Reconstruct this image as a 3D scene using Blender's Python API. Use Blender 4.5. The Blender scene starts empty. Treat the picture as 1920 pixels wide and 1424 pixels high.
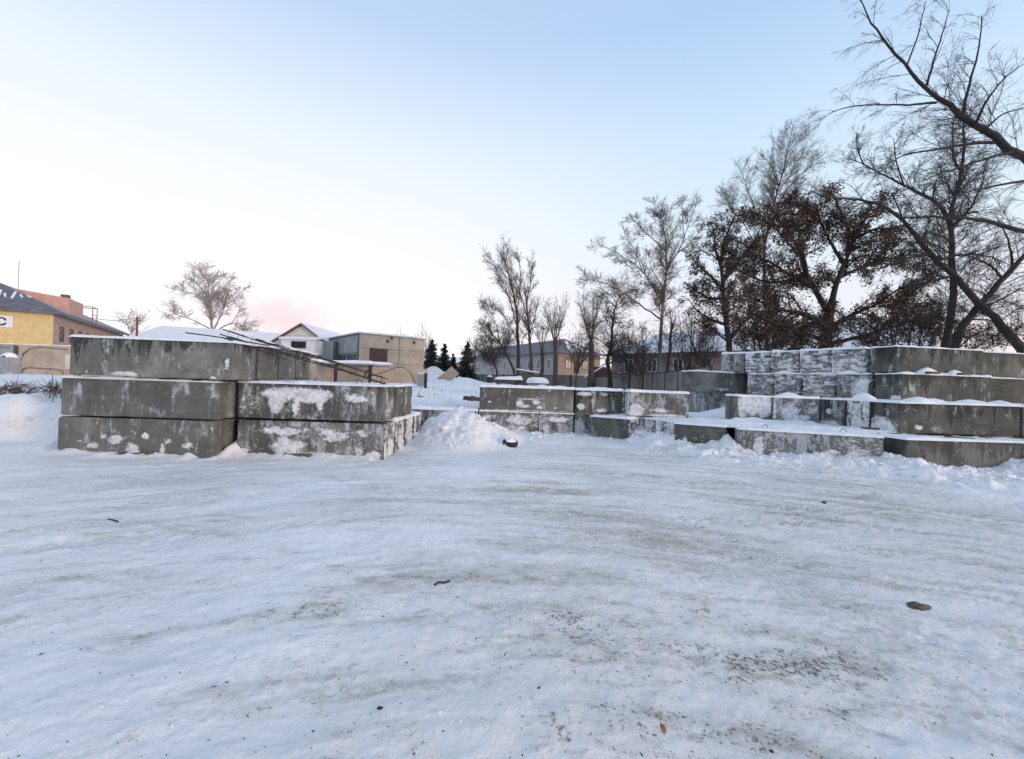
import bpy, bmesh, math, random
import numpy as np
from mathutils import Vector, Matrix

random.seed(7)
rng = np.random.default_rng(7)
S = bpy.context.scene
COL = S.collection
rad = math.radians

# ------------------------------------------------------------------ camera
W0, H0, F = 1920.0, 1424.0, 820.0
EYE = Vector((0.0, 0.0, 1.32))
ROLL, PITCH = 0.033, 4.0 / F
fwd = Vector((0, math.cos(PITCH), math.sin(PITCH)))
up0 = Vector((0, -math.sin(PITCH), math.cos(PITCH)))
rt0 = Vector((1, 0, 0))
RT = rt0 * math.cos(ROLL) + up0 * math.sin(ROLL)
UP = -rt0 * math.sin(ROLL) + up0 * math.cos(ROLL)
cam = bpy.data.cameras.new('camera')
cam.sensor_width = 36.0
cam.lens = F / W0 * 36.0
cam.clip_start, cam.clip_end = 0.05, 3000
co = bpy.data.objects.new('camera', cam)
COL.objects.link(co)
M3 = Matrix((RT, UP, -fwd)).transposed()
co.matrix_world = Matrix.Translation(EYE) @ M3.to_4x4()
S.camera = co


def at(px, py, Y):
    """point seen at a photo pixel at distance Y along the ground"""
    d = fwd + RT * ((px - W0 / 2) / F) + UP * ((H0 / 2 - py) / F)
    return EYE + d * (Y / d.y)


# ------------------------------------------------------------------ sky, sun, exposure
SUN_EL, SUN_AZ = rad(8.0), rad(124.0)      # azimuth clockwise from +Y (north): low in the east-south-east
wd = bpy.data.worlds.new('World')
S.world = wd
wd.use_nodes = True
nt = wd.node_tree
nt.nodes.clear()
N = nt.nodes.new
L = nt.links.new
sky = N('ShaderNodeTexSky')
sky.sky_type = 'NISHITA'
sky.sun_disc = False
sky.sun_elevation = SUN_EL
sky.sun_rotation = SUN_AZ
sky.air_density, sky.dust_density, sky.ozone_density = 1.0, 2.0, 2.0
bg1 = N('ShaderNodeBackground')
bg1.inputs['Strength'].default_value = 0.12
L(sky.outputs['Color'], bg1.inputs['Color'])
tc = N('ShaderNodeTexCoord')
sep = N('ShaderNodeSeparateXYZ')
L(tc.outputs['Generated'], sep.inputs[0])
ramp = N('ShaderNodeValToRGB')
els = ramp.color_ramp.elements
stops = [(0.0, (0.88, 0.77, 0.79)), (0.07, (0.89, 0.79, 0.83)), (0.17, (0.81, 0.82, 0.89)), (0.30, (0.70, 0.82, 0.92)),
         (0.46, (0.59, 0.75, 0.93)), (0.62, (0.42, 0.59, 0.84)), (0.80, (0.42, 0.54, 0.77)), (1.0, (0.43, 0.53, 0.74))]
els[0].position, els[0].color = stops[0][0], stops[0][1] + (1,)
els[1].position, els[1].color = stops[-1][0], stops[-1][1] + (1,)
for p_, c_ in stops[1:-1]:
    e = els.new(p_)
    e.color = c_ + (1,)
L(sep.outputs['Z'], ramp.inputs[0])
# thin bright veil towards the north-west
dotl = N('ShaderNodeVectorMath')
dotl.operation = 'DOT_PRODUCT'
L(tc.outputs['Generated'], dotl.inputs[0])
dotl.inputs[1].default_value = Vector((-0.60, 0.78, 0.20)).normalized()
mr = N('ShaderNodeMapRange')
mr.interpolation_type = 'SMOOTHSTEP'
mr.inputs['From Min'].default_value = 0.45
mr.inputs['From Max'].default_value = 1.0
mr.inputs['To Max'].default_value = 0.8
L(dotl.outputs['Value'], mr.inputs['Value'])
mx = N('ShaderNodeMix')
mx.data_type = 'RGBA'
mrz = N('ShaderNodeMapRange')
mrz.interpolation_type = 'SMOOTHSTEP'
mrz.inputs['From Min'].default_value = 0.22
mrz.inputs['From Max'].default_value = 0.70
mrz.inputs['To Min'].default_value = 1.0
mrz.inputs['To Max'].default_value = 0.12
L(sep.outputs['Z'], mrz.inputs['Value'])
mlt = N('ShaderNodeMath')
mlt.operation = 'MULTIPLY'
L(mr.outputs[0], mlt.inputs[0])
L(mrz.outputs[0], mlt.inputs[1])
L(mlt.outputs[0], mx.inputs['Factor'])
L(ramp.outputs['Color'], mx.inputs['A'])
mx.inputs['B'].default_value = (0.97, 0.93, 0.96, 1)
# a small pink cloud low over the roofs
dc = N('ShaderNodeVectorMath')
dc.operation = 'DISTANCE'
mapc = N('ShaderNodeMapping')
d0 = (at(525, 597, 100) - EYE).normalized()
mapc.inputs['Location'].default_value = (-d0.x, -d0.y, -d0.z * 2.2)
mapc.inputs['Scale'].default_value = (1, 1, 2.2)
L(tc.outputs['Generated'], mapc.inputs[0])
nz = N('ShaderNodeTexNoise')
nz.inputs['Scale'].default_value = 22
nz.inputs['Detail'].default_value = 4
L(tc.outputs['Generated'], nz.inputs['Vector'])
L(mapc.outputs[0], dc.inputs[0])
ad = N('ShaderNodeMath')
ad.operation = 'MULTIPLY_ADD'
L(nz.outputs[0], ad.inputs[0])
ad.inputs[1].default_value = 0.10
L(dc.outputs['Value'], ad.inputs[2])
mrc = N('ShaderNodeMapRange')
mrc.interpolation_type = 'SMOOTHSTEP'
mrc.inputs['From Min'].default_value = 0.185
mrc.inputs['From Max'].default_value = 0.06
mrc.inputs['To Min'].default_value = 0.0
mrc.inputs['To Max'].default_value = 0.7
L(ad.outputs[0], mrc.inputs['Value'])
mx2 = N('ShaderNodeMix')
mx2.data_type = 'RGBA'
L(mrc.outputs[0], mx2.inputs['Factor'])
L(mx.outputs['Result'], mx2.inputs['A'])
mx2.inputs['B'].default_value = (0.84, 0.62, 0.65, 1)
bg2 = N('ShaderNodeBackground')
bg2.inputs['Strength'].default_value = 1.0
L(mx2.outputs['Result'], bg2.inputs['Color'])
ms = N('ShaderNodeMixShader')
ms.inputs[0].default_value = 0.85
L(bg1.outputs[0], ms.inputs[1])
L(bg2.outputs[0], ms.inputs[2])
wo = N('ShaderNodeOutputWorld')
L(ms.outputs[0], wo.inputs['Surface'])

sl = bpy.data.lights.new('sun', 'SUN')
sl.energy = 1.35
sl.angle = rad(14)
sl.color = (1.0, 0.74, 0.58)
so = bpy.data.objects.new('sun', sl)
COL.objects.link(so)
sd = Vector((math.sin(SUN_AZ) * math.cos(SUN_EL), math.cos(SUN_AZ) * math.cos(SUN_EL), math.sin(SUN_EL)))
so.rotation_euler = sd.to_track_quat('Z', 'Y').to_euler()
S.view_settings.view_transform = 'Standard'
S.view_settings.look = 'None'
S.view_settings.gamma = 1
S.view_settings.exposure = 0.32
S.cycles.max_bounces = 6
S.cycles.transparent_max_bounces = 8

# ------------------------------------------------------------------ noise
PRM = np.random.default_rng(3).random((256, 256))


def vnoise(x, y, seed=0):
    x = np.asarray(x, float) + seed * 17.31
    y = np.asarray(y, float) + seed * 9.77
    xi, yi = np.floor(x).astype(int), np.floor(y).astype(int)
    fx, fy = x - xi, y - yi
    fx, fy = fx * fx * fx * (fx * (fx * 6 - 15) + 10), fy * fy * fy * (fy * (fy * 6 - 15) + 10)
    a, b = PRM[xi & 255, yi & 255], PRM[(xi + 1) & 255, yi & 255]
    c, d = PRM[xi & 255, (yi + 1) & 255], PRM[(xi + 1) & 255, (yi + 1) & 255]
    return ((a * (1 - fx) + b * fx) * (1 - fy) + (c * (1 - fx) + d * fx) * fy) * 2 - 1


def fbm(x, y, o=4, seed=0, g=0.5):
    s, a, t = 0, 1.0, 0
    for k in range(o):
        s = s + a * vnoise(x * 2 ** k + k * 5.2, y * 2 ** k + k * 1.7, seed + k)
        t += a
        a *= g
    return s / t


def sstep(a, b, x):
    t = np.clip((x - a) / (b - a), 0, 1)
    return t * t * (3 - 2 * t)


# ------------------------------------------------------------------ materials
def newmat(name):
    m = bpy.data.materials.new(name)
    m.use_nodes = True
    nt = m.node_tree
    b = nt.nodes['Principled BSDF']
    return m, nt, b


def mathn(nt, op, a, b=None, c=None):
    n = nt.nodes.new('ShaderNodeMath')
    n.operation = op
    for i, v in enumerate((a, b, c)):
        if v is None:
            continue
        if isinstance(v, (int, float)):
            n.inputs[i].default_value = v
        else:
            nt.links.new(v, n.inputs[i])
    return n.outputs[0]


def mixc(nt, fac, a, b, mode='MIX'):
    n = nt.nodes.new('ShaderNodeMix')
    n.data_type = 'RGBA'
    n.blend_type = mode
    for s, v in (('Factor', fac), ('A', a), ('B', b)):
        if isinstance(v, (int, float)):
            n.inputs[s].default_value = v
        elif isinstance(v, tuple):
            n.inputs[s].default_value = v if len(v) == 4 else v + (1,)
        else:
            nt.links.new(v, n.inputs[s])
    return n.outputs['Result']


def noise(nt, vec, scale, detail=4, rough=0.55):
    n = nt.nodes.new('ShaderNodeTexNoise')
    n.inputs['Scale'].default_value = scale
    n.inputs['Detail'].default_value = detail
    n.inputs['Roughness'].default_value = rough
    if vec is not None:
        nt.links.new(vec, n.inputs['Vector'])
    return n.outputs[0]


def rmp(nt, v, a, b, lo=0.0, hi=1.0):
    n = nt.nodes.new('ShaderNodeMapRange')
    n.interpolation_type = 'SMOOTHSTEP'
    n.inputs['From Min'].default_value = a
    n.inputs['From Max'].default_value = b
    n.inputs['To Min'].default_value = lo
    n.inputs['To Max'].default_value = hi
    nt.links.new(v, n.inputs['Value'])
    return n.outputs[0]


def vec(nt, scale, src='Object'):
    t = nt.nodes.new('ShaderNodeTexCoord')
    m = nt.nodes.new('ShaderNodeMapping')
    m.inputs['Scale'].default_value = scale
    nt.links.new(t.outputs[src], m.inputs[0])
    return m.outputs[0]


def bump(nt, b, h, strength, dist=0.02):
    n = nt.nodes.new('ShaderNodeBump')
    n.inputs['Strength'].default_value = strength
    n.inputs['Distance'].default_value = dist
    nt.links.new(h, n.inputs['Height'])
    nt.links.new(n.outputs[0], b.inputs['Normal'])


def simple(name, c, rough=0.8, var=0.25, scale=3.0, bmp=0.2, metal=0.0, bscale=None, streak=0.0):
    m, nt, b = newmat(name)
    v = vec(nt, (1, 1, 1))
    n1 = noise(nt, v, scale, 5)
    lo = tuple(x * (1 - var) for x in c)
    hi = tuple(min(1, x * (1 + var)) for x in c)
    colr = mixc(nt, rmp(nt, n1, 0.3, 0.7), lo, hi)
    if streak:
        v2 = vec(nt, (3.0, 3.0, 0.25))
        colr = mixc(nt, rmp(nt, noise(nt, v2, 1.5, 4), 0.5, 0.75, 0, streak), colr, tuple(x * 0.5 for x in c))
    nt.links.new(colr, b.inputs['Base Color'])
    b.inputs['Roughness'].default_value = rough
    b.inputs['Metallic'].default_value = metal
    if bmp:
        bump(nt, b, noise(nt, v, bscale or scale * 12, 3), bmp, 0.01)
    return m


def concrete(name):
    m, nt, b = newmat(name)
    oi = nt.nodes.new('ShaderNodeObjectInfo')
    t = nt.nodes.new('ShaderNodeTexCoord')
    off = nt.nodes.new('ShaderNodeVectorMath')
    off.operation = 'ADD'
    rr = mathn(nt, 'MULTIPLY', oi.outputs['Random'], 61.0)
    cmb = nt.nodes.new('ShaderNodeCombineXYZ')
    nt.links.new(rr, cmb.inputs[0])
    nt.links.new(rr, cmb.inputs[1])
    nt.links.new(t.outputs['Object'], off.inputs[0])
    nt.links.new(cmb.outputs[0], off.inputs[1])
    v = off.outputs[0]

    def sc(s):
        mp = nt.nodes.new('ShaderNodeMapping')
        mp.inputs['Scale'].default_value = s
        nt.links.new(v, mp.inputs[0])
        return mp.outputs[0]
    sp = nt.nodes.new('ShaderNodeSeparateXYZ')
    nt.links.new(t.outputs['Object'], sp.inputs[0])
    base = oi.outputs['Color']
    n1 = noise(nt, v, 1.4, 6, 0.6)
    c = mixc(nt, rmp(nt, n1, 0.34, 0.66), mixc(nt, 1.0, base, (0.60, 0.63, 0.60), 'MULTIPLY'), mixc(nt, 1.0, base, (1.34, 1.30, 1.24), 'MULTIPLY'))
    n0 = noise(nt, sc((1.3, 1.3, .7)), 0.9, 4, 0.55)
    c = mixc(nt, rmp(nt, n0, 0.42, 0.58, 0, 0.9), c, mixc(nt, 1.0, base, (0.58, 0.59, 0.56), 'MULTIPLY'))
    n2 = noise(nt, v, 7.0, 6, 0.65)
    c = mixc(nt, rmp(nt, n2, 0.48, 0.74, 0, 0.55), c, mixc(nt, 1.0, base, (0.50, 0.52, 0.48), 'MULTIPLY'))
    # horizontal casting bands
    n3 = noise(nt, sc((0.5, 0.5, 9)), 1.5, 3)
    c = mixc(nt, rmp(nt, n3, 0.50, 0.75, 0, 0.25), c, mixc(nt, 1.0, base, (1.35, 1.32, 1.25), 'MULTIPLY'))
    # water stains running down from the upper edge
    n4 = noise(nt, sc((4.0, 4.0, 0.35)), 1.0, 5, 0.7)
    n4b = noise(nt, v, 3.2, 4, 0.7)
    hgt = mathn(nt, 'MULTIPLY_ADD', sp.outputs[2], 0.42, mathn(nt, 'MULTIPLY_ADD', n4b, 0.20, n4))
    st = rmp(nt, hgt, 0.755, 0.83)
    alph = oi.outputs['Alpha']
    c = mixc(nt, mathn(nt, 'MULTIPLY', st, alph), c, mixc(nt, 1.0, base, (0.24, 0.25, 0.23), 'MULTIPLY'))
    # narrow drips
    n5 = noise(nt, sc((15, 15, 0.22)), 1.0, 3, 0.6)
    dr = rmp(nt, n5, 0.62, 0.74, 0, 0.5)
    c = mixc(nt, mathn(nt, 'MULTIPLY', dr, mathn(nt, 'MULTIPLY_ADD', alph, 0.7, 0.3)), c, mixc(nt, 1.0, base, (0.36, 0.37, 0.35), 'MULTIPLY'))
    # pale lime bloom
    n6 = noise(nt, sc((1, 1, 1.6)), 2.3, 5, 0.7)
    c = mixc(nt, rmp(nt, n6, 0.56, 0.72, 0, 0.40), c, mixc(nt, 1.0, base, (1.65, 1.62, 1.55), 'MULTIPLY'))
    # rime and rubbed-on snow, as much as each block carries
    fro = mathn(nt, 'DIVIDE', oi.outputs['Object Index'], 100.0)
    n7 = noise(nt, sc((2.2, 2.2, 1.1)), 2.2, 8, 0.74)
    n8 = noise(nt, sc((9, 9, 1.0)), 1.4, 4, 0.6)
    fr = mathn(nt, 'MULTIPLY_ADD', n8, 0.35, mathn(nt, 'MULTIPLY_ADD', fro, 0.30, n7))
    c = mixc(nt, mathn(nt, 'MULTIPLY', rmp(nt, fr, 0.74, 0.90), 0.72), c, (0.52, 0.54, 0.57))
    nt.links.new(c, b.inputs['Base Color'])
    b.inputs['Roughness'].default_value = 0.92
    b.inputs['Specular IOR Level'].default_value = 0.25
    vo = nt.nodes.new('ShaderNodeTexVoronoi')
    vo.inputs['Scale'].default_value = 38
    nt.links.new(v, vo.inputs['Vector'])
    pits = rmp(nt, vo.outputs['Distance'], 0.0, 0.16)
    h = mathn(nt, 'ADD', mathn(nt, 'MULTIPLY', pits, 0.35), noise(nt, v, 40, 6, 0.7))
    bump(nt, b, h, 0.45, 0.012)
    return m


def snowmat(name, c=(0.85, 0.855, 0.87), bmp=0.6, grit=0.0):
    m, nt, b = newmat(name)
    v = vec(nt, (1, 1, 1))
    n1 = noise(nt, v, 4, 5, 0.6)
    colr = mixc(nt, rmp(nt, n1, 0.35, 0.7), tuple(x * 0.93 for x in c), tuple(min(1, x * 1.04) for x in c))
    if grit:
        n2 = noise(nt, v, 30, 4, 0.7)
        colr = mixc(nt, rmp(nt, n2, 0.62, 0.76, 0, grit), colr, (0.22, 0.19, 0.16))
    nt.links.new(colr, b.inputs['Base Color'])
    b.inputs['Roughness'].default_value = 0.75
    b.inputs['Specular IOR Level'].default_value = 0.2
    h = mathn(nt, 'ADD', noise(nt, v, 16, 5, 0.65), mathn(nt, 'MULTIPLY', noise(nt, v, 70, 3, 0.6), 0.4))
    bump(nt, b, h, bmp, 0.02)
    return m


M_CONC = concrete('block_concrete')
M_SNOW = snowmat('clean_snow')


def stuckmat():
    """snow rubbed into concrete: full where it is thick, breaking up to bare concrete at its margin"""
    m, nt, b = newmat('stuck_snow')
    a = nt.nodes.new('ShaderNodeAttribute')
    a.attribute_name = 'cover'
    v = vec(nt, (1, 1, 1))
    n = mathn(nt, 'ADD', mathn(nt, 'MULTIPLY', noise(nt, v, 22, 6, 0.75), 1.5), mathn(nt, 'MULTIPLY', noise(nt, v, 6, 4, 0.6), 0.9))
    f = rmp(nt, mathn(nt, 'ADD', a.outputs['Fac'], n), 0.95, 1.85)
    oi = nt.nodes.new('ShaderNodeObjectInfo')
    g = mixc(nt, rmp(nt, noise(nt, v, 3, 5), .3, .7), (0.115, 0.118, 0.108), (0.20, 0.20, 0.185))
    w = mixc(nt, rmp(nt, noise(nt, v, 9, 5, .65), .35, .65), (0.52, 0.53, 0.555), (0.75, 0.755, 0.77))
    nt.links.new(mixc(nt, f, g, w), b.inputs['Base Color'])
    b.inputs['Roughness'].default_value = 0.85
    b.inputs['Specular IOR Level'].default_value = 0.2
    bump(nt, b, noise(nt, v, 45, 5, 0.7), 0.5, 0.012)
    return m


M_STUCK = stuckmat()
M_RUST = simple('rusty_steel', (0.055, 0.042, 0.036), 0.8, 0.4, 9, 0.3, 0.3)
M_DARKST = simple('dark_steel', (0.035, 0.035, 0.038), 0.6, 0.3, 6, 0.1, 0.4)
M_WOOD = simple('weathered_wood', (0.10, 0.085, 0.07), 0.85, 0.4, 6, 0.3, streak=0.3)
M_BARK = simple('grey_bark', (0.075, 0.062, 0.055), 0.9, 0.35, 4, 0.5)
M_BARKD = simple('dark_bark', (0.035, 0.028, 0.027), 0.9, 0.35, 4, 0.5)
M_BARKP = simple('pale_poplar_bark', (0.17, 0.145, 0.13), 0.9, 0.3, 4, 0.4)
M_TWIG = simple('twig_bark', (0.085, 0.068, 0.06), 0.9, 0.3, 3, 0.0)
M_TWIGD = simple('dark_twig_bark', (0.038, 0.030, 0.030), 0.9, 0.3, 3, 0.0)
M_TWIGP = simple('pale_twig_bark', (0.145, 0.112, 0.10), 0.9, 0.3, 3, 0.0)
M_TWIGF = simple('far_hazed_bark', (0.36, 0.30, 0.28), 0.9, 0.3, 3, 0.0)  # bark colour paled to carry haze and glare over the distant trees
M_LEAF = simple('dry_brown_leaf', (0.115, 0.068, 0.044), 0.8, 0.65, 9, 0.0)
M_NEEDLE = simple('spruce_needle', (0.035, 0.042, 0.036), 0.8, 0.4, 2.0, 0.0)


# ------------------------------------------------------------------ mesh and tag helpers
def mesh_np(name, V, Q, mat=None, smooth=True):
    """mesh from arrays: V (n,3), Q (m,4) or (m,3)"""
    me = bpy.data.meshes.new(name)
    V = np.ascontiguousarray(V, np.float32)
    Q = np.ascontiguousarray(Q, np.int32)
    k = Q.shape[1]
    me.vertices.add(len(V))
    me.vertices.foreach_set('co', V.ravel())
    me.loops.add(Q.size)
    me.loops.foreach_set('vertex_index', Q.ravel())
    me.polygons.add(len(Q))
    me.polygons.foreach_set('loop_start', np.arange(len(Q), dtype=np.int32) * k)
    me.polygons.foreach_set('loop_total', np.full(len(Q), k, np.int32))
    me.polygons.foreach_set('use_smooth', np.full(len(Q), smooth, bool))
    me.update()
    me.validate()
    if mat:
        me.materials.append(mat)
    return me


def link(name, me, parent=None, loc=None, rz=None):
    o = bpy.data.objects.new(name, me)
    COL.objects.link(o)
    if parent:
        o.parent = parent
    if loc is not None:
        o.location = loc
    if rz is not None:
        o.rotation_euler = (0, 0, rz)
    return o


def tag(o, label=None, cat=None, group=None, kind=None):
    if label:
        o['label'] = label
    if cat:
        o['category'] = cat
    if group:
        o['group'] = group
    if kind:
        o['kind'] = kind
    return o


def thing(name, label, cat, loc=(0, 0, 0), rz=0.0, group=None):
    o = link(name, None, None, loc, rz)
    o.empty_display_size = 0.2
    return tag(o, label, cat, group)


class MB:
    """collects simple shapes into one mesh"""

    def __init__(self):
        self.bm = bmesh.new()

    def box(self, x0, x1, y0, y1, z0, z1):
        v = [self.bm.verts.new(p) for p in ((x0, y0, z0), (x1, y0, z0), (x1, y1, z0), (x0, y1, z0), (x0, y0, z1), (x1, y0, z1), (x1, y1, z1), (x0, y1, z1))]
        for f in ((0, 3, 2, 1), (4, 5, 6, 7), (0, 1, 5, 4), (1, 2, 6, 5), (2, 3, 7, 6), (3, 0, 4, 7)):
            self.bm.faces.new([v[i] for i in f])
        return self

    def poly(self, pts, faces):
        v = [self.bm.verts.new(p) for p in pts]
        for f in faces:
            self.bm.faces.new([v[i] for i in f])
        return self

    def slab(self, quad, n, t):
        """quad of 4 points thickened by t along n"""
        q = [Vector(p) for p in quad]
        n = Vector(n).normalized() * t
        return self.poly(q + [p + n for p in q], ((3, 2, 1, 0), (4, 5, 6, 7), (0, 1, 5, 4), (1, 2, 6, 5), (2, 3, 7, 6), (3, 0, 4, 7)))

    def tube(self, pts, r, k=6):
        pts = [Vector(p) for p in pts]
        rs = r if isinstance(r, (list, tuple)) else [r] * len(pts)
        rings = []
        for i, p in enumerate(pts):
            t = (pts[min(i + 1, len(pts) - 1)] - pts[max(i - 1, 0)]).normalized()
            ref = Vector((0, 0, 1)) if abs(t.z) < 0.9 else Vector((1, 0, 0))
            a = t.cross(ref).normalized()
            b = a.cross(t)
            rings.append([self.bm.verts.new(p + (a * math.cos(q) + b * math.sin(q)) * rs[i]) for q in [2 * math.pi * j / k for j in range(k)]])
        for i in range(len(rings) - 1):
            for j in range(k):
                self.bm.faces.new((rings[i][j], rings[i][(j + 1) % k], rings[i + 1][(j + 1) % k], rings[i + 1][j]))
        self.bm.faces.new(rings[0][::-1])
        self.bm.faces.new(rings[-1])
        return self

    def build(self, name, mat, parent=None, bevel=0.0, smooth=False, loc=None, rz=None):
        bmesh.ops.recalc_face_normals(self.bm, faces=self.bm.faces)
        if bevel:
            bmesh.ops.bevel(self.bm, geom=list(self.bm.edges), offset=bevel, segments=1, affect='EDGES')
        me = bpy.data.meshes.new(name)
        self.bm.to_mesh(me)
        self.bm.free()
        if mat:
            me.materials.append(mat)
        if smooth:
            me.polygons.foreach_set('use_smooth', np.ones(len(me.polygons), bool))
        return link(name, me, parent, loc, rz)


def grid_mesh(name, P, mat, keep=None, smooth=True, attr=None):
    """P: (a,b,3) grid of points; keep: (a,b) bool of vertices that matter"""
    a, b = P.shape[:2]
    idx = np.arange(a * b).reshape(a, b)
    Q = np.stack([idx[:-1, :-1], idx[1:, :-1], idx[1:, 1:], idx[:-1, 1:]], -1).reshape(-1, 4)
    if keep is not None:
        k = keep.ravel()
        Q = Q[k[Q].any(1)]
        used = np.unique(Q)
        if len(used) == 0:
            return None
        mp = np.zeros(a * b, int)
        mp[used] = np.arange(len(used))
        me = mesh_np(name, P.reshape(-1, 3)[used], mp[Q], mat, smooth)
        if attr:
            a_ = me.attributes.new(attr[0], 'FLOAT', 'POINT')
            a_.data.foreach_set('value', attr[1].ravel()[used].astype(np.float32))
        return me
    return mesh_np(name, P.reshape(-1, 3), Q, mat, smooth)


# ------------------------------------------------------------------ the ground
WX = np.array([-60, -9.0, -7.35, -7.1, -4.6, -4.4, -2.2, -2.0, -0.9, 1.7, 1.95, 2.7, 3.1, 3.55, 4.3, 6.55, 6.8, 9.1, 12, 60])
WY = np.array([9.0, 7.4, 6.9, 6.66, 6.66, 7.05, 7.05, 9.9, 10.8, 10.8, 10.5, 10.0, 10.2, 9.2, 8.7, 7.7, 7.5, 7.6, 8.2, 12])
HX = np.array([-60, -9, -7.4, -7.15, -4.5, -3, -2.2, -2.0, -1.2, 0.0, 0.6, 1.5, 2.1, 2.6, 3.1, 3.5, 4.1, 4.8, 5.5, 6.4, 7.2, 8.2, 9.2, 12, 60])
HB = np.array([0.05, 0.05, 0.05, 0.02, 0.02, 0.02, 0.02, 0.10, 0.11, 0.11, 0.11, 0.10, 0.081, 0.085, 0.22, 0.23, 0.18, 0.12, 0.16, 0.20, 0.12, 0.10, 0.28, 0.40, 0.40])
YX = np.array([-60, -12, -7.45, -7.25, -3.4, -3.1, 2.8, 3.4, 60])
YY = np.array([8.6, 7.6, 7.05, 10.6, 10.6, 11.7, 11.7, 14.2, 14.2])


def ground(x, y):
    x = np.asarray(x, float)
    y = np.asarray(y, float)
    near = 1 - sstep(25, 60, y)
    z = 0.035 * fbm(x * 0.35, y * 0.35, 3, 1) * near
    yw = np.interp(x, WX, WY)
    hb = np.interp(x, HX, HB)
    d = yw - y + 0.15 * fbm(x * 1.1, y * 1.1, 3, 9)
    wid = 2.0 + 0.45 * fbm(x * 0.6, y * 0.2, 2, 31)
    wid = np.where(hb < 0.08, 0.5, wid)
    bank = np.clip(1 - d / wid, 0, 1)
    front = (d > -1.4)
    bank = np.where(d < 0, 1 - sstep(1.0, 1.8, -d), bank)
    bz = hb * bank ** 1.25
    lump = fbm(x * 3.1, y * 3.1, 4, 4)
    bz = bz + sstep(0.05, 0.5, bank) * sstep(0.07, 0.2, hb) * (0.16 * np.clip(lump, -.35, 1) + 0.09 * np.abs(fbm(x * 7, y * 7, 3, 6)) + 0.06 * fbm(x * 1.5, y * 1.0, 2, 8))
    jag = np.clip(1 - np.abs(d + 0.02) / 0.30, 0, 1) * sstep(0.07, 0.12, hb) * (d > -.4)
    bz = bz + jag * (0.09 * fbm(x * 3.6, y * 1.5, 4, 15, .65))
    fr = np.clip(1 - np.abs(d) / 0.22, 0, 1) * (hb < 0.08) * (x > -7.4)
    bz = bz + fr * (0.04 + 0.07 * fbm(x * 5, y * 3, 3, 14))
    z = z + bz
    # heap in front of the low wall
    rx = np.where(x < -1.2, 0.60, 1.0)
    ex, ey = (x + 1.2) / rx, (y - 9.55) / 1.15
    r2 = np.sqrt(ex * ex + ey * ey) + 0.13 * fbm(x * 1.6, y * 1.6, 3, 11)
    heap = np.clip(1 - r2 / 1.5, 0, 1)
    z = z + heap ** 1.05 * 0.60 + sstep(0.02, 0.4, heap) * (0.13 * fbm(x * 2.3, y * 2.3, 4, 12) + 0.09 * np.abs(fbm(x * 6, y * 6, 3, 13)))
    # bank on the left of the left stack, and the yard behind the walls
    yb = np.interp(x, YX, YY)
    lw = np.where(x < -7.3, 0.75, 1.0)
    s = sstep(0, 1, (y - yb + 0.25 * fbm(x * 0.9, y * 0.9, 3, 17)) / lw)
    yard = 0.68 + 0.10 * fbm(x * 0.5, y * 0.5, 4, 18) * (1 - sstep(20, 80, y)) + 0.42 * sstep(13, 34, y) * np.exp(-((x + 5.0) / 6.0) ** 2)
    yard = yard + (0.16 * fbm(x * 1.5, y * 1.5, 4, 19, .6) + .05 * np.abs(fbm(x * 5, y * 5, 3, 20))) * (1 - sstep(20, 55, y))
    z = z * (1 - s) + yard * s
    # snow dumped beside the cabinet
    for (hx, hy, hr, hh) in ((-5.9, 33, 2.0, 1.35), (-2.3, 29, 2.4, 0.30), (-3.6, 30, 1.0, 0.35), (-4.8, 31, 0.9, 0.35), (1.5, 24, 2.0, 0.3)):
        q = np.sqrt(((x - hx) / hr) ** 2 + ((y - hy) / (hr * 0.9)) ** 2) + 0.30 * fbm(x * 1.3, y * 1.3, 4, 23)
        z = z + hh * np.clip(1 - q, 0, 1) ** 0.9
    # gap between the two halves of the left stack
    z = z + 0.22 * np.exp(-((x + 4.45) / 0.16) ** 2) * sstep(6.75, 7.3, y) * (1 - sstep(8.6, 9.2, y))
    z = z + 0.26 * np.exp(-((x - 4.36) / 0.14) ** 2 - ((y - 8.75) / 0.3) ** 2) + 0.10 * np.exp(-((x - 2.85) / 0.2) ** 2 - ((y - 10.5) / 0.3) ** 2)
    # faint lug tracks pressed by turning wheels
    ice_t = np.zeros_like(z)
    for (y0_, b_, c_, w_) in ((4.25, .16, -.035, .13), (5.75, .14, -.03, .13), (2.35, -.22, -.05, .12), (3.15, -.2, -.045, .12)):
        yc = y0_ + b_ * x + c_ * x * x + .05 * fbm(x * .6, x * 0 + y0_, 2, 95)
        q_ = np.clip(1 - np.abs((y - yc) / w_) ** 4, 0, 1)
        ice_t = ice_t - q_ * (.010 + .010 * np.clip(np.sin(x * 46 + np.abs(y - yc) * 38), -.2, 1)) * sstep(-.25, .25, fbm(x * .9, y * .9, 3, 96))
    # packed ice: shallow ripples and ruts, stronger on the right
    ice = (1 - sstep(0.02, 0.25, bank * (hb > 0.08))) * (1 - s) * (1 - sstep(0, 0.2, heap)) * (1 - sstep(11, 16, y))
    ang = 0.35 + 0.25 * sstep(-1, 3, x)
    rr0 = np.sqrt((x - .4) ** 2 * .8 + (y + .6) ** 2) + .10 * fbm(x * .9, y * .9, 2, 40)
    u = np.arctan2(x - .4, y + .6) * 2.6
    w = rr0
    rip = fbm(u * 0.9, w * 4.2, 5, 41, 0.58)
    reg = 0.35 + 0.65 * sstep(-0.2, 0.5, fbm(x * 0.5, y * 0.5, 2, 43) + 0.25 * sstep(-2, 2, x))
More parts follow.
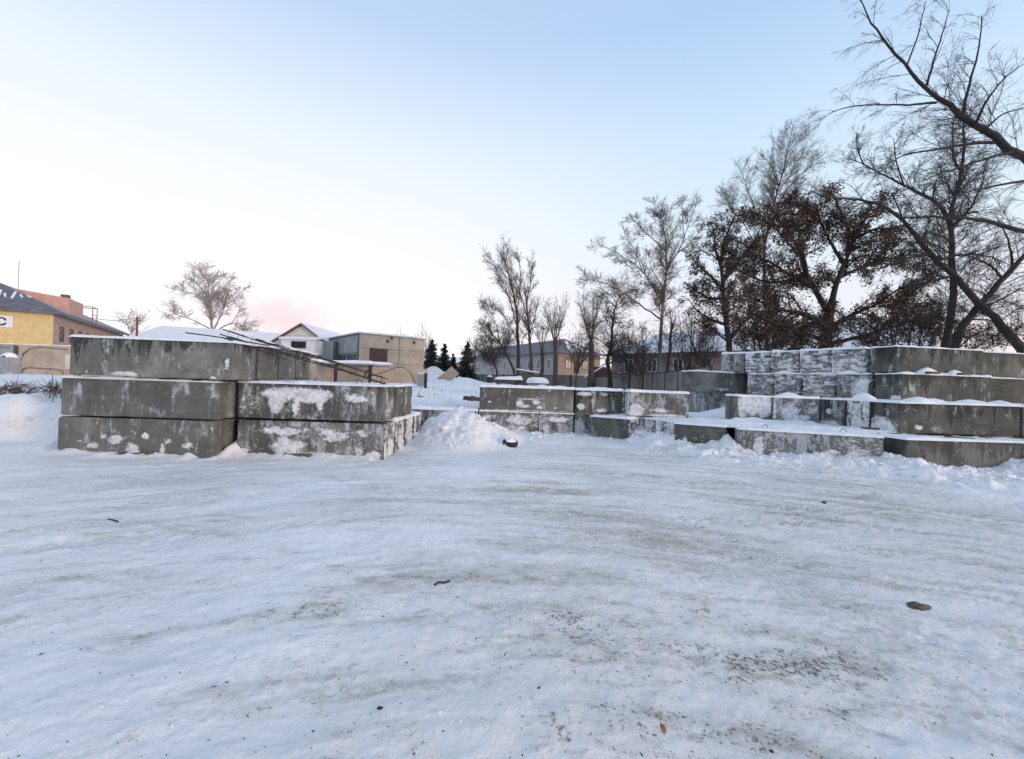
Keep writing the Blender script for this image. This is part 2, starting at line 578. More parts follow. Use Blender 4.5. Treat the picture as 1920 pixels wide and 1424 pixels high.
    z = z + ice * (0.022 * reg * rip + 0.013 * fbm(x * 6, y * 7.5, 4, 44, .62) + 0.012 * np.clip(fbm(x * 2.2, y * 2.2, 3, 45) - 0.25, 0, 1))
    z = z + ice * ice_t
    tr = np.sin((y - 3.2 + 0.28 * x + 0.3 * fbm(x * 0.5, y * 0.5, 2, 46)) * 2.6)
    z = z + ice * 0.022 * np.clip(tr, -0.3, 1) * sstep(0, 0.4, fbm(x * 0.4, y * 0.4, 2, 47) + 0.2)
    return z


def gz(x, y):
    return float(ground(np.array([x]), np.array([y]))[0])


def make_ground():
    ys = [-60, -40, -25, -15, -10, -7, -5, -3.5, -2.5, -1.8, -1.2, -0.8, -0.4, 0.0, 0.3, 0.55]
    y = 0.75
    while y < 13:
        ys.append(y)
        y += 0.0064 * max(y, 1.3)
    while y < 40:
        ys.append(y)
        y *= 1.02
    while y < 1600:
        ys.append(y)
        y *= 1.15
    ys.append(1600)
    ys = np.array(ys)
    ts = np.linspace(-1.22, 1.22, 720)
    ext = 1.22 + np.cumsum(0.02 * 1.35 ** np.arange(14))
    ts = np.concatenate([-ext[::-1], ts, ext])
    wy = np.abs(ys) + 0.9
    X = ts[None, :] * wy[:, None]
    Y = np.repeat(ys[:, None], len(ts), 1)
    Z = ground(X, Y)
    me = grid_mesh('snow_ground', np.stack([X, Y, Z], -1), None)
    # tracked-in dirt, a stain map of the yard's surface
    yw = np.interp(X, WX, WY)
    dirt = 0.25 + 0.32 * fbm(X * 0.45 + 3, Y * 0.45, 3, 51) + 0.18 * sstep(-3, 3.5, X)
    dirt = dirt * (1 - sstep(-1.7, -0.9, Y - yw))
    for px, py, rx, ry, st in ((600, 1148, .22, .12, .9), (1420, 1242, .24, .10, 1.1), (1110, 1195, .35, .2, .6), (1000, 918, .5, .2, .9),
                               (1140, 890, .6, .2, .7), (1440, 963, .9, .22, .8), (1500, 1260, .4, .12, .7), (1800, 960, .9, .25, .5), (1250, 1000, .5, .3, .5),
                               (1460, 1370, .3, .12, .5), (820, 915, .5, .2, .6), (700, 910, .35, .15, .35), (1560, 1225, .3, .08, .7), (1170, 1370, .3, .1, .5), (260, 1190, .2, .1, .45), (450, 1180, .2, .08, .4),
                               (1310, 905, .8, .14, .6), (1000, 880, .5, .1, .6), (1325, 1145, .14, .05, .9), (1050, 1165, .12, .05, .8)):
        hz = 716 + 0.033 * (px - 960)
        Yp = 1.32 * F / (py - hz)
        p = at(px, py, Yp)
        rows = np.abs(ys - p.y) < ry * 4 + .2
        Xs, Ys = X[rows] - p.x, Y[rows] - p.y
        wx_, wy_ = rx * 1.1 * fbm(Xs * 1.2 / rx + px, Ys * .8 / ry, 3, 61), ry * 1.3 * fbm(Xs * 1.2 / rx, Ys * .8 / ry + px, 3, 62)
        g = np.exp(-((Xs + wx_) / rx) ** 2 - ((Ys + wy_) / ry / 1.3) ** 2)
        dirt[rows] += .95 * st * g * (.55 + .9 * np.clip(fbm(Xs * 9, Ys * 16, 3, 63) + .3, 0, 1))
    rr_ = np.random.default_rng(77)
    for k in range(520):
        sy = 1.35 + 5.2 * rr_.random() ** 1.4
        sx = (rr_.random() * 2.1 - .95) * 1.15 * (sy + .2)
        if rr_.random() > .35 + .4 * (sx > -.5 * sy):
            continue
        ry = rr_.uniform(.012, .045) * (.6 + .25 * sy)
        rx = ry * rr_.uniform(2.0, 6.0)
        th = rr_.normal(-.25 - .12 * sx / max(sy, 1), .22)
        rows = np.abs(ys - sy) < rx * 2 + .1
        Xs, Ys = X[rows] - sx, Y[rows] - sy
        Xs, Ys = Xs * math.cos(th) + Ys * math.sin(th), -Xs * math.sin(th) + Ys * math.cos(th)
        dirt[rows] += rr_.uniform(.1, .5) * np.exp(-np.abs(Xs / rx) ** 3 - (Ys / ry) ** 2)
    rr0 = np.sqrt((X - .4) ** 2 * .8 + (Y + .6) ** 2) + .16 * fbm(X * .9, Y * .9, 3, 40)
    stk = fbm(np.arctan2(X - .4, Y + .6) * 3.4, rr0 * 7.5, 5, 87, .6) + .35 * fbm(X * .8, Y * .8, 2, 88)
    a = me.attributes.new('streak', 'FLOAT', 'POINT')
    a.data.foreach_set('value', stk.astype(np.float32).ravel())
    a = me.attributes.new('dirt', 'FLOAT', 'POINT')
    a.data.foreach_set('value', np.clip(dirt, 0, 1.5).astype(np.float32).ravel())
    m, nt, b = newmat('packed_snow')
    at_ = nt.nodes.new('ShaderNodeAttribute')
    at_.attribute_name = 'dirt'
    D = at_.outputs['Fac']
    v = vec(nt, (1, 1, 1))

    def rotv(s, r):
        mp = nt.nodes.new('ShaderNodeMapping')
        mp.inputs['Scale'].default_value = s
        mp.inputs['Rotation'].default_value = (0, 0, r)
        nt.links.new(v, mp.inputs[0])
        return mp.outputs[0]
    n0 = noise(nt, v, 1.1, 4)
    c = mixc(nt, rmp(nt, n0, 0.3, 0.7), (0.82, 0.80, 0.805), (0.895, 0.88, 0.88))
    sk = nt.nodes.new('ShaderNodeAttribute')
    sk.attribute_name = 'streak'
    ns = mathn(nt, 'MULTIPLY_ADD', sk.outputs['Fac'], 0.34, mathn(nt, 'MULTIPLY', noise(nt, v, 24, 8, 0.78), 1.0))
    c = mixc(nt, mathn(nt, 'MULTIPLY', rmp(nt, ns, 0.47, 0.66), rmp(nt, D, 0.0, 0.7, 0.25, 0.85)), c, (0.54, 0.515, 0.465))
    c = mixc(nt, rmp(nt, D, 0.08, 0.85, 0, 0.62), c, (0.70, 0.665, 0.605))
    nb = noise(nt, rotv((8.0, 13.0, 8.0), -0.45), 1.0, 9, 0.74)
    hb_ = mathn(nt, 'MULTIPLY_ADD', D, 0.15, mathn(nt, 'MULTIPLY_ADD', sk.outputs['Fac'], 0.12, nb))
    c = mixc(nt, rmp(nt, hb_, 0.59, 0.76, 0, 0.62), c, (0.42, 0.385, 0.33))
    nf = noise(nt, v, 42, 5, 0.7)
    hf = mathn(nt, 'MULTIPLY_ADD', D, 0.12, nf)
    c = mixc(nt, mathn(nt, 'MULTIPLY', rmp(nt, hf, 0.65, 0.75), rmp(nt, hb_, 0.42, 0.66)), c, (0.20, 0.175, 0.14))
    ng = noise(nt, v, 130, 2, 0.5)
    c = mixc(nt, mathn(nt, 'MULTIPLY', rmp(nt, ng, 0.68, 0.74), rmp(nt, D, 0.25, 1.0, 0.02, 0.55)), c, (0.12, 0.10, 0.085))
    nt.links.new(c, b.inputs['Base Color'])
    nt.links.new(rmp(nt, n0, 0.3, 0.7, 0.45, 0.75), b.inputs['Roughness'])
    b.inputs['Specular IOR Level'].default_value = 0.22
    h = mathn(nt, 'ADD', noise(nt, v, 14, 6, 0.7), mathn(nt, 'MULTIPLY', noise(nt, v, 75, 4, 0.65), 0.45))
    bump(nt, b, h, 0.6, 0.022)
    me.materials.append(m)
    o = link('snow_ground', me)
    tag(o, kind='structure')
    return o


make_ground()


# ------------------------------------------------------------------ concrete blocks
BW, BH = 0.60, 0.58
LOOP_ME = {}


def loop_mesh():
    if 'a' not in LOOP_ME:
        mb = MB()
        pts = [(-0.045, 0, -0.01), (-0.047, 0, 0.04), (-0.03, 0, 0.075), (0, 0, 0.088), (0.03, 0, 0.075), (0.047, 0, 0.04), (0.045, 0, -0.01)]
        mb.tube(pts, 0.006, 5)
        o = mb.build('lifting_loop', M_RUST)
        LOOP_ME['a'] = o.data
        bpy.data.objects.remove(o)
    return LOOP_ME['a']


def block_mesh(L_, W_, H_, seed):
    g = 0.05
    c = W_ / 2
    P = [(0, 0), (L_, 0), (L_, c - .09), (L_ - g, c - .05), (L_ - g, c + .05), (L_, c + .09), (L_, W_), (0, W_), (0, c + .09), (g, c + .05), (g, c - .05), (0, c - .09)]
    ring = []
    for i in range(len(P)):
        a, b = np.array(P[i]), np.array(P[(i + 1) % len(P)])
        ln = np.linalg.norm(b - a)
        n = max(1, int(round(ln / 0.075)))
        if ln > 0.3:   # extra points close to the corners, for a rounded arris
            tt = np.concatenate([[0.0], [0.018 / ln], np.linspace(0.08 / ln, 1 - 0.08 / ln, n), [1 - 0.018 / ln]])
        else:
            tt = np.linspace(0, 1, n, endpoint=False)
        for t in tt:
            ring.append(a + (b - a) * t)
    ring = np.array(ring)
    zs = [0, 0.014, 0.05, .12, .2, .29, .38, .46, H_ - 0.05, H_ - 0.014, H_]
    ctr = np.array([L_ / 2, W_ / 2])
    n = len(ring)
    V = []
    crn = np.min([np.hypot(ring[:, 0] - px, ring[:, 1] - py) for px, py in ((0, 0), (L_, 0), (L_, W_), (0, W_))], 0)
    for k, z in enumerate(zs):
        per = np.arange(n) * 0.31
        ins = 0.003 * (fbm(per, np.full(n, z * 4), 3, seed) + 1)
        ins = ins + np.where(crn < 0.006, 0.010, 0)
        if k in (0, len(zs) - 1):
            ins = ins + 0.011 + 0.055 * np.clip(fbm(per * 1.3, np.full(n, k), 3, seed + 5) - 0.15, 0, 1)
        if k in (1, len(zs) - 2):
            ins = ins + 0.040 * np.clip(fbm(per * 1.3, np.full(n, k + (1 if k > 1 else -1)), 3, seed + 5) - 0.22, 0, 1)
        xy = ring - np.sign(ring - ctr) * np.minimum(ins[:, None], np.abs(ring - ctr) * 0.5)
        V.append(np.column_stack([xy, np.full(n, z) + (0.004 * fbm(per, per * 0, 2, seed + 9) if k in (0, len(zs) - 1) else 0)]))
    V = np.concatenate(V)
    F_ = []
    for k in range(len(zs) - 1):
        for j in range(n):
            F_.append((k * n + j, k * n + (j + 1) % n, (k + 1) * n + (j + 1) % n, (k + 1) * n + j))
    F_.append(tuple(range(n))[::-1])
    F_.append(tuple((len(zs) - 1) * n + j for j in range(n)))
    me = bpy.data.meshes.new('concrete_block')
    me.from_pydata([tuple(v) for v in V], [], F_)
    me.polygons.foreach_set('use_smooth', np.ones(len(me.polygons), bool))
    me.set_sharp_from_angle(angle=rad(38))
    me.materials.append(M_CONC)
    return me


def crust(o, face, L_, W_, H_, seed, spots=(), mode='blot', amount=0.0, thick=0.03, res=0.014, groove=True):
    """snow plastered on a face of a block: a relief that dips under the concrete where there is none"""
    ln = L_ if face in ('front',) else W_
    nu, nv = int(ln / res) + 1, int((H_ - 0.01) / res) + 1
    U, V = np.meshgrid(np.linspace(0.004, ln - 0.004, nu), np.linspace(0.004, H_ - 0.004, nv), indexing='ij')
    val = np.full(U.shape, -1.0)
    for (u0, v0, ru, rv, st) in spots:
        q = ((U - u0) / ru) ** 2 + ((V - v0) / rv) ** 2
        val = np.maximum(val, st * (1 - q))
    val = np.maximum(val, -1.0)
    if mode == 'scale':     # ledges of wind-packed snow
        nn = fbm(U * 7 + 0.5 * fbm(U * 4, V * 4, 2, seed), V * 24, 3, seed + 1) + 0.45 * fbm(U * 3, V * 3, 3, seed + 2)
        val = np.maximum(val, nn * 1.1 + amount)
    elif mode == 'drip':    # runs of snow down the grooves
        nn = fbm(U * 11, V * 1.6, 3, seed + 1) + 0.35 * fbm(U * 20, V * 8, 3, seed + 2)
        val = np.maximum(val, nn + amount - 0.25 * (V / H_ - 0.4))
    else:
        nn = fbm(U * 5, V * 6, 4, seed + 1, 0.6)
        val = np.maximum(val, nn * 1.2 + amount)
    val = val + 0.95 * fbm(U * 8, V * 11, 5, seed + 3, 0.72) + 0.35 * fbm(U * 34, V * 40, 2, seed + 4)
    if mode != 'scale':
        thick = thick * .5 + .002
    h = np.clip(0.045 * val, -0.02, thick) * np.where(val > 0, 1, 1) + 0.004 * fbm(U * 25, V * 25, 2, seed + 8) * (val > 0)
    h = np.where((val > -.42) & (h < .0012), .0012, h)
    edge = np.minimum(np.minimum(U, ln - U), np.minimum(V, H_ - V))
    h = np.where(edge < 0.012, np.minimum(h, -0.004), h)
    off = h
    if face == 'front':
        P = np.stack([U, -off, V], -1)
    elif face == 'left':
        gr = np.clip((0.09 - np.abs(U - W_ / 2)) / 0.04, 0, 1) * 0.05 if groove else 0
        P = np.stack([-off + gr, U, V], -1)
    else:
        gr = np.clip((0.09 - np.abs(U - W_ / 2)) / 0.04, 0, 1) * 0.05 if groove else 0
        P = np.stack([L_ + off - gr, U, V], -1)
    kp = h > -0.003
    me = grid_mesh('snow_crust', P, M_STUCK, kp, attr=('cover', val))
    if me:
        if face == 'left':
            me.flip_normals()
        link('snow_crust', me, o)['kind'] = 'stuff'


def cap(o, L_, W_, H_, seed, base=0.03, lumps=(), cut=0.0, res=0.025, bare=0.0):
    """snow lying on the top of a block"""
    nu, nv = int(L_ / res) + 1, int(W_ / res) + 1
    U, V = np.meshgrid(np.linspace(-0.012, L_ + 0.012, nu), np.linspace(-0.016, W_ + 0.012, nv), indexing='ij')
    e = np.minimum(np.minimum(U + 0.014, L_ + 0.014 - U), np.minimum(V + 0.018, W_ + 0.014 - V))
    t = base * (0.75 + 0.7 * fbm(U * 1.8, V * 2.4, 4, seed)) + 0.012 * fbm(U * 8, V * 8, 3, seed + 2) - bare * np.clip(fbm(U * 1.2, V * 1.5, 3, seed + 7) + 0.3, 0, 1)
    for (u0, v0, ru, rv, hh) in lumps:
        q = np.sqrt(((U - u0) / ru) ** 2 + ((V - v0) / rv) ** 2) + 0.14 * fbm(U * 5, V * 5, 3, seed + 4)
        t = np.maximum(t, hh * np.clip(1 - q ** 2, -0.1, 1) ** 1 if False else hh * np.sign(1 - q) * np.sqrt(np.abs(1 - np.minimum(q, 1.3))) )
    ragged = 0.028 + 0.03 * fbm(U * 4, V * 4, 3, seed + 5)
    t = t * np.clip(e / 0.022, 0, 1) ** 0.5 - 0.012 * (e < np.maximum(ragged * 0.5, 0.001))
    t = np.where(e < 0.006, -0.014, t)
    P = np.stack([U, V, H_ + t - 0.002], -1)
    me = grid_mesh('snow_cap', P, M_SNOW, t > -0.001)
    if me:
        link('snow_cap', me, o)


SEED = [100]


def block(x, y, z, deg, L_=2.38, tint=(0.165, 0.172, 0.162), stain=0.35, label='', group=None, W_=BW, H_=BH,
          snow=0.03, lumps=(), crusts=(), loops=True, tilt=0.0, bare=0.0, mesh=None, frost=5):
    """(x, y) is the front left lower corner as seen from the yard"""
    SEED[0] += 13
    sd_ = SEED[0]
    me = mesh or block_mesh(L_, W_, H_, sd_)
    o = link('concrete_block', me, None, (x, y, z), rad(deg))
    o.rotation_euler = (random.uniform(-.003, .003), tilt + random.uniform(-.004, .004), rad(deg))
    k = random.uniform(0.93, 1.07)
    tint = [1.12 * (.6 * t_ + .4 * sum(tint) / 3) for t_ in tint]
    o.color = (tint[0] * k, tint[1] * k, tint[2] * k, stain)
    o.pass_index = frost
    tag(o, label, 'concrete block', group)
    if snow:
        cap(o, L_, W_, H_, sd_, snow, lumps, bare=bare)
    for c in crusts:
        kw = dict(c)
        crust(o, kw.pop('face'), L_, W_, H_, sd_ + 3, **kw)
    if loops:
        for u in ((0.22 * L_, 0.78 * L_) if L_ > 1.0 else (0.5 * L_,)):
            lo = link('lifting_loop', loop_mesh(), o, (u, W_ * 0.5, H_ + 0.005), random.uniform(-.8, .8))
    return o


Z1, Z2, Z3, Z4 = 0.0, 0.60, 1.20, 1.80
GL = 'concrete blocks of the left stack'
GREEN = (0.165, 0.178, 0.168)
GREY = (0.20, 0.205, 0.195)
DARK = (0.118, 0.122, 0.108)
OLIVE = (0.132, 0.136, 0.118)
# front of the left stack
block(-6.90, 6.66, Z1 - .02, 0, 2.38, (0.165, 0.165, 0.150), 0.2, 'lowest grey block at left front corner, lower half flecked with small snow dabs', GL, snow=0, loops=False,
      crusts=[dict(face='front', thick=.012, spots=[(.35, .22, .05, .03, .7), (.9, .25, .12, .07, .8), (1.15, .12, .10, .10, .9), (1.7, .26, .06, .04, .8), (2.0, .2, .10, .05, .8), (1.62, .12, .05, .10, .8),
                                                    (.72, .3, .05, .04, .7), (1.35, .33, .05, .05, .8), (.55, .16, .09, .04, .6), (1.1, .05, .2, .04, 1.0)], amount=-.95)])
block(-6.87, 6.66, Z2 - .01, 0, 2.38, GREEN, 0.25, 'smooth bare grey block, middle one of three on the left edge', GL, frost=10, snow=0.02, bare=.03, lumps=((.1, .05, .35, .1, .03), (.8, .03, .5, .1, .035), (1.3, .0, .3, .08, .02)), loops=False)
block(-6.72, 6.62, Z3 + .015, 0, 2.50, (0.20, 0.205, 0.195), 1.0, 'long top block streaked with dark wet stains, highest on the left', GL, frost=10, snow=0.035, loops=False, tilt=0.006,
      crusts=[dict(face='front', thick=.03, spots=[(.85, .02, .22, .07, 1.1), (2.2, .0, .06, .05, 1.0), (2.4, .22, .04, .09, .8)], amount=-1.0)])
block(-4.42, 7.05, Z2 - .005, 0, 2.38, DARK, 0.35, 'dark block with a broad splash of snow below its top edge, under the rusty girder', GL, frost=30, snow=0.022,
      lumps=((.06, .1, .12, .12, .05), (1.0, .06, .1, .1, .05)),
      crusts=[dict(face='front', thick=.028, spots=[(.75, .40, .34, .12, 1.1), (1.15, .38, .36, .12, 1.0), (.62, .25, .12, .16, 1.0), (.95, .22, .07, .15, .9), (1.33, .3, .06, .16, .8), (1.95, .36, .16, .08, 1.0), (1.75, .42, .06, .08, .6), (.10, .3, .03, .06, .5)], amount=-.8),
              dict(face='right', thick=.02, mode='drip', amount=-.75)])
block(-4.40, 7.05, Z1 - .02, 0, 2.38, (0.13, 0.13, 0.115), 0.3, 'dark lowest block with snow smeared across most of its face', GL, frost=30, snow=0, loops=False,
      crusts=[dict(face='front', thick=.02, spots=[(.75, .42, .40, .07, .8), (.85, .18, .26, .17, .9), (1.5, .40, .28, .12, .6), (1.2, .05, .5, .05, .8), (2.2, .05, .14, .10, 1.2), (2.0, .42, .18, .06, .6), (1.98, .15, .07, .12, .5), (.12, .1, .1, .04, 1.0)], amount=-.95),
              dict(face='right', thick=.03, mode='drip', amount=-.1, spots=[(.0, .1, .25, .2, .8)])])
# third course, running back
for k, lab in enumerate(('second block of the top left row, grooved end behind the stained block', 'third block of the top left row, grooved end beneath the girder',
                         'rearmost block of the top left row, grey grooved end beside the garage')):
    block(-6.72, 6.62 + .68 * (k + 1), Z3 + .01, 0, 2.50 - .02 * k, (0.17, 0.176, 0.168), 0.8, lab, GL, snow=0.035, loops=False,
          crusts=[dict(face='right', thick=.02, mode='drip', amount=-1.05)])
for k, lab in enumerate(('second block back on the upper right end of the left stack, grooved end', 'third block back on the upper right end of the left stack, snow in its groove')):
    block(-4.42 + .01 * k, 7.05 + .65 * (k + 1), Z2, 0, 2.38, (0.14, 0.145, 0.14), 0.6, lab, GL, snow=0.03,
          crusts=[dict(face='right', thick=.03, mode='drip', amount=-.85 + .35 * k)])
for k, lab in enumerate(('second block back in the bottom course of the left stack, end streaked with snow', 'third block back in the bottom course of the left stack, end under drifted snow',
                         'rearmost bottom block of the left stack, snowy end touching the low wall')):
    block(-4.40 + .02 * k, 7.05 + .65 * (k + 1), Z1 - .02, 0, 2.38, (0.14, 0.145, 0.14), 0.5, lab, GL, snow=0.05, loops=(k == 2),
          crusts=[dict(face='right', thick=.035, mode='drip', amount=-.05 + .12 * k)])
core = block_mesh(2.38, BW, BH, 4)
for z in (Z1 - .02, Z2 - .01):
    for k in (1, 2, 3):
        block(-6.89, 6.66 + .67 * k, z, 0, 2.38, GREEN, .3, 'plain grey block in the core of the left stack behind its front row', GL, snow=0, loops=False, mesh=core)

# the low wall across the middle
GM = 'concrete blocks of the middle wall'
block(-3.2, 10.8, Z1, 0, 2.38, (0.13, 0.135, 0.128), .3, 'single low block half buried behind the tall snow heap', GM, frost=40, snow=0.06,
      crusts=[dict(face='front', thick=.02, spots=[(2.0, .2, .2, .1, .7)], amount=-.85)])
block(-.78, 10.8, Z1, 0, 1.47, (0.12, 0.125, 0.115), .25, 'dark lower block right of the snow heap, scraped with white smears', GM, frost=45, snow=0.03, loops=False,
      crusts=[dict(face='front', thick=.012, spots=[(.2, .4, .15, .08, .6), (1.0, .38, .3, .14, .8), (.9, .15, .25, .1, .5)], amount=-.55)])
block(.70, 10.8, Z1, 0, .86, (0.12, 0.125, 0.112), .25, 'short lower block in the middle wall between a white joint and a dark recess', GM, frost=45, snow=0.03, loops=False,
      crusts=[dict(face='front', thick=.012, spots=[(.5, .42, .3, .07, .7), (.0, .3, .03, .3, 1.0), (.2, .2, .1, .2, .4)], amount=-.75)])
block(1.60, 11.0, Z1, 0, 1.18, (0.15, 0.155, 0.15), .3, 'recessed lower block with snow packed into it, behind the turned block', GM, frost=70, snow=0.05, loops=False,
      crusts=[dict(face='front', thick=.05, spots=[(.1, .1, .2, .4, 1.2)], amount=-.3)])
block(-.79, 10.8, Z2, 0, 2.34, (0.165, 0.16, 0.142), .2, 'long plain upper block of the middle wall with white scuffs at its centre', GM, snow=0.06,
      lumps=((1.55, .2, .2, .2, .09), (2.0, .3, .3, .2, .08)),
      crusts=[dict(face='front', thick=.016, spots=[(1.0, .2, .09, .1, 1.0), (1.1, .12, .17, .05, 1.0), (1.42, .22, .13, .05, .9), (1.5, .1, .08, .05, .8), (1.2, .3, .4, .012, .7), (.25, .2, .06, .03, .5), (1.2, .0, 1.2, .03, .8)], amount=-1.0)])
block(1.57, 10.8, Z2, 0, 1.20, (0.12, 0.115, 0.098), .9, 'short upper block stained dark along its top, right of the long plain one', GM, snow=0.06,
      crusts=[dict(face='front', thick=.015, spots=[(.15, .15, .1, .08, .9), (.25, .48, .18, .05, .7), (.68, .08, .15, .05, .9), (.7, .48, .1, .04, .6)], amount=-1.0)])
block(2.81, 10.45, Z2, -3, 1.42, (0.16, 0.15, 0.125), .35, 'upper block with a snow lump at its lower left, beside the snow-filled groove', GM, frost=40, snow=0.05,
      crusts=[dict(face='front', thick=.03, spots=[(.18, .1, .2, .2, 1.3), (.7, .15, .3, .05, .4), (.9, .02, .5, .06, .8)], amount=-1.0),
              dict(face='left', thick=.05, mode='drip', amount=.35)])
# diagonal bottom course
GD = 'bottom blocks of the right hand stack'
block(2.70 - .95 * math.cos(rad(33)), 10.0 + .95 * math.sin(rad(33)), Z1 - .02, -33, .95, (0.145, 0.145, 0.125), .2, 'turned lower block standing clear of the bank, angled to the right', GD, snow=.034, loops=False,
      crusts=[dict(face='front', thick=.015, spots=[(.35, .05, .3, .06, .8), (.6, .03, .3, .06, .6)], amount=-1.0), dict(face='right', thick=.03, amount=.45, mode='blot')])
block(3.10, 10.62, Z1 - .02, -63, 1.12, (0.14, 0.15, 0.15), .4, 'lower block coated with streaked snow between the turned block and short brown one', GD, frost=65, snow=.034, loops=False,
      crusts=[dict(face='front', thick=.035, mode='drip', amount=.35)])
block(4.30 - .98 * math.cos(rad(31)), 8.735 + .98 * math.sin(rad(31)), Z1 - .02, -31, .98, (0.17, 0.16, 0.135), .2, 'short brownish lower block with a round snow dab near its centre', GD, snow=.034, loops=False,
      crusts=[dict(face='front', thick=.025, spots=[(.22, .22, .06, .11, 1.0), (.6, .05, .25, .08, .7)], amount=-1.0), dict(face='right', thick=.03, mode='drip', amount=-.1)])
block(6.58 - 2.3 * math.cos(rad(18)), 7.70 + 2.3 * math.sin(rad(18)), Z1 - .02, -18, 2.3, (0.145, 0.143, 0.122), .45, 'long lower block brushed with white scrape marks on its right half', GD, frost=55, snow=.034,
      crusts=[dict(face='front', thick=.02, spots=[(1.55, .2, .18, .1, .8), (1.62, .12, .2, .13, .8), (.35, .2, .09, .25, .7), (1.2, .1, .05, .08, .7)], amount=-.9),
              dict(face='front', thick=.012, mode='drip', spots=[(2.0, .25, .3, .3, .25)], amount=-.75)])
block(6.78, 7.50, Z1 - .02, 3, 2.42, (0.125, 0.122, 0.115), .6, 'dark lower block at the right end, rising out of the snow bank', GD, snow=.034,
      crusts=[dict(face='front', thick=.015, spots=[(.15, .12, .12, .06, .5), (.9, .05, .1, .05, .6)], amount=-1.0)])
# second course
GS = 'second course blocks of the right hand stack'
block(5.17, 10.0, Z2 - .01, 0, .78, (0.155, 0.155, 0.142), .4, 'block with a large pale snow blot filling its face, above the brown one', GS, snow=.034,
      crusts=[dict(face='front', thick=.02, spots=[(.3, .38, .36, .25, 1.2), (.6, .36, .2, .26, 1.1), (.12, .15, .1, .2, .8)], amount=-1.0),
              dict(face='left', thick=.02, mode='drip', amount=-1.1)], lumps=((.0, .1, .1, .1, .06),))
block(5.99, 10.0, Z2 - .01, 0, 1.07, (0.155, 0.15, 0.135), .2, 'block with a wing shaped white smear, right of the blotted one', GS, frost=55, snow=.038,
      crusts=[dict(face='front', thick=.014, spots=[(.35, .25, .28, .22, .85), (.6, .1, .3, .1, .8), (.9, .3, .12, .18, .5), (.02, .3, .07, .3, .9)], amount=-.75)], lumps=((.5, .3, .3, .2, .12),))
block(7.12, 9.48, Z2 - .01, 0, 2.38, (0.105, 0.112, 0.112), .6, 'dark grooved block end between the smeared block and the snow pillar', GS, frost=40, snow=.038, loops=False,
      crusts=[dict(face='left', thick=.02, spots=[(.35, .3, .07, .07, .9), (.3, .0, .35, .12, 1.0)], amount=-1.0)])
block(7.24, 8.84, Z2 - .01, 0, 2.38, (0.12, 0.125, 0.12), .5, 'block end turned into a white pillar by packed snow', GS, lumps=((.12, .3, .2, .25, .17),), snow=.038, loops=False,
      crusts=[dict(face='left', thick=.06, mode='drip', amount=.55)])
block(7.28, 8.20, Z2 - .01, 2, 2.38, (0.13, 0.132, 0.118), .75, 'long mottled block in front at right, second from the ground', GS, snow=.038,
      lumps=((.55, .2, .3, .25, .12), (.95, .3, .25, .2, .10), (1.7, .3, .35, .2, .10), (2.2, .2, .2, .2, .1)),
      crusts=[dict(face='front', thick=.02, spots=[(.38, .12, .09, .04, .8)], amount=-1.1), dict(face='left', thick=.05, spots=[(.35, .05, .35, .22, 1.2)], amount=-.95)])
block(9.70, 8.30, Z2 - .01, 3, 2.38, (0.12, 0.115, 0.10), .5, 'second course block cut by the right border of the photo', GS, snow=.038)
block(5.22, 12.3, Z2 + .02, 27, 2.2, (0.165, 0.172, 0.168), .5, 'lower of two cornered blocks set back by the fence, ribbed grey faces', GS, frost=45, snow=.0, loops=False,
      crusts=[dict(face='front', thick=.05, spots=[(1.3, .1, .4, .3, 1.0)], amount=-1.0)])
# third course
GT = 'third course blocks of the right hand stack'
block(5.24, 12.32, Z3 + .02, 27, 2.2, (0.175, 0.175, 0.165), .3, 'upper of two cornered blocks set back by the fence, clean flat face', GT, snow=.034,
      crusts=[dict(face='front', thick=.015, spots=[(1.0, .08, .3, .05, .6)], amount=-1.0)])
RK = [(8.37, 9.40, 9), (8.20, 10.06, 22), (7.86, 10.70, 27), (7.50, 11.35, 28), (7.12, 11.98, 28), (6.72, 12.62, 28)]
L3 = ['mottled olive block in the third course with a snow heap at its left foot', 'third course block end plastered with scaly snow beside the olive block',
      'third course block end whitened by scaly snow, left of a dark joint', 'third course block end thick with frosted ripples near the cornered blocks', 'third course block end in the back corner by the cornered blocks']
for k, (x, y, a) in enumerate(RK[:5]):
    cr = [dict(face='left', thick=.03, mode='scale', amount=[.12, .12, .22, .10, .2][k])] if k else [dict(face='left', thick=.02, spots=[(.0, .0, .3, .1, 1)], amount=-1.1)]
    if k:
        cr.append(dict(face='front', thick=.03, mode='scale', amount=.15))
    if k == 1:
        cr[0] = dict(face='left', thick=.03, mode='scale', amount=-.35, spots=[(.1, .2, .3, .35, 1.3)])
    block(x, y, Z3 - .005, a, 2.38, OLIVE if k == 0 else (0.14, 0.14, 0.125), .75, L3[k], GT, frost=60 if k else 5, snow=.034, loops=False, crusts=cr,
          lumps=((.78, .10, .30, .14, .17), (1.50, .10, .22, .12, .14), (.25, .1, .25, .12, .06), (1.1, .08, .3, .12, .06)) if k == 0 else (((.05, .45, .10, .22, .10),) if k in (1, 3) else ()), W_=BW if k == 0 else .71)
GF = 'top course blocks of the right hand stack'
L4 = ['highest olive block at right with a bare stained face', 'top block end crusted with rippled snow next to the highest olive one', 'top block end with snow ledges, second left of the olive one',
      'top block end with snow ledges and white drift below, mid row', 'top block end draped with a tongue of snow near the far end', 'farthest top block, grey corner under a thin white line of snow']
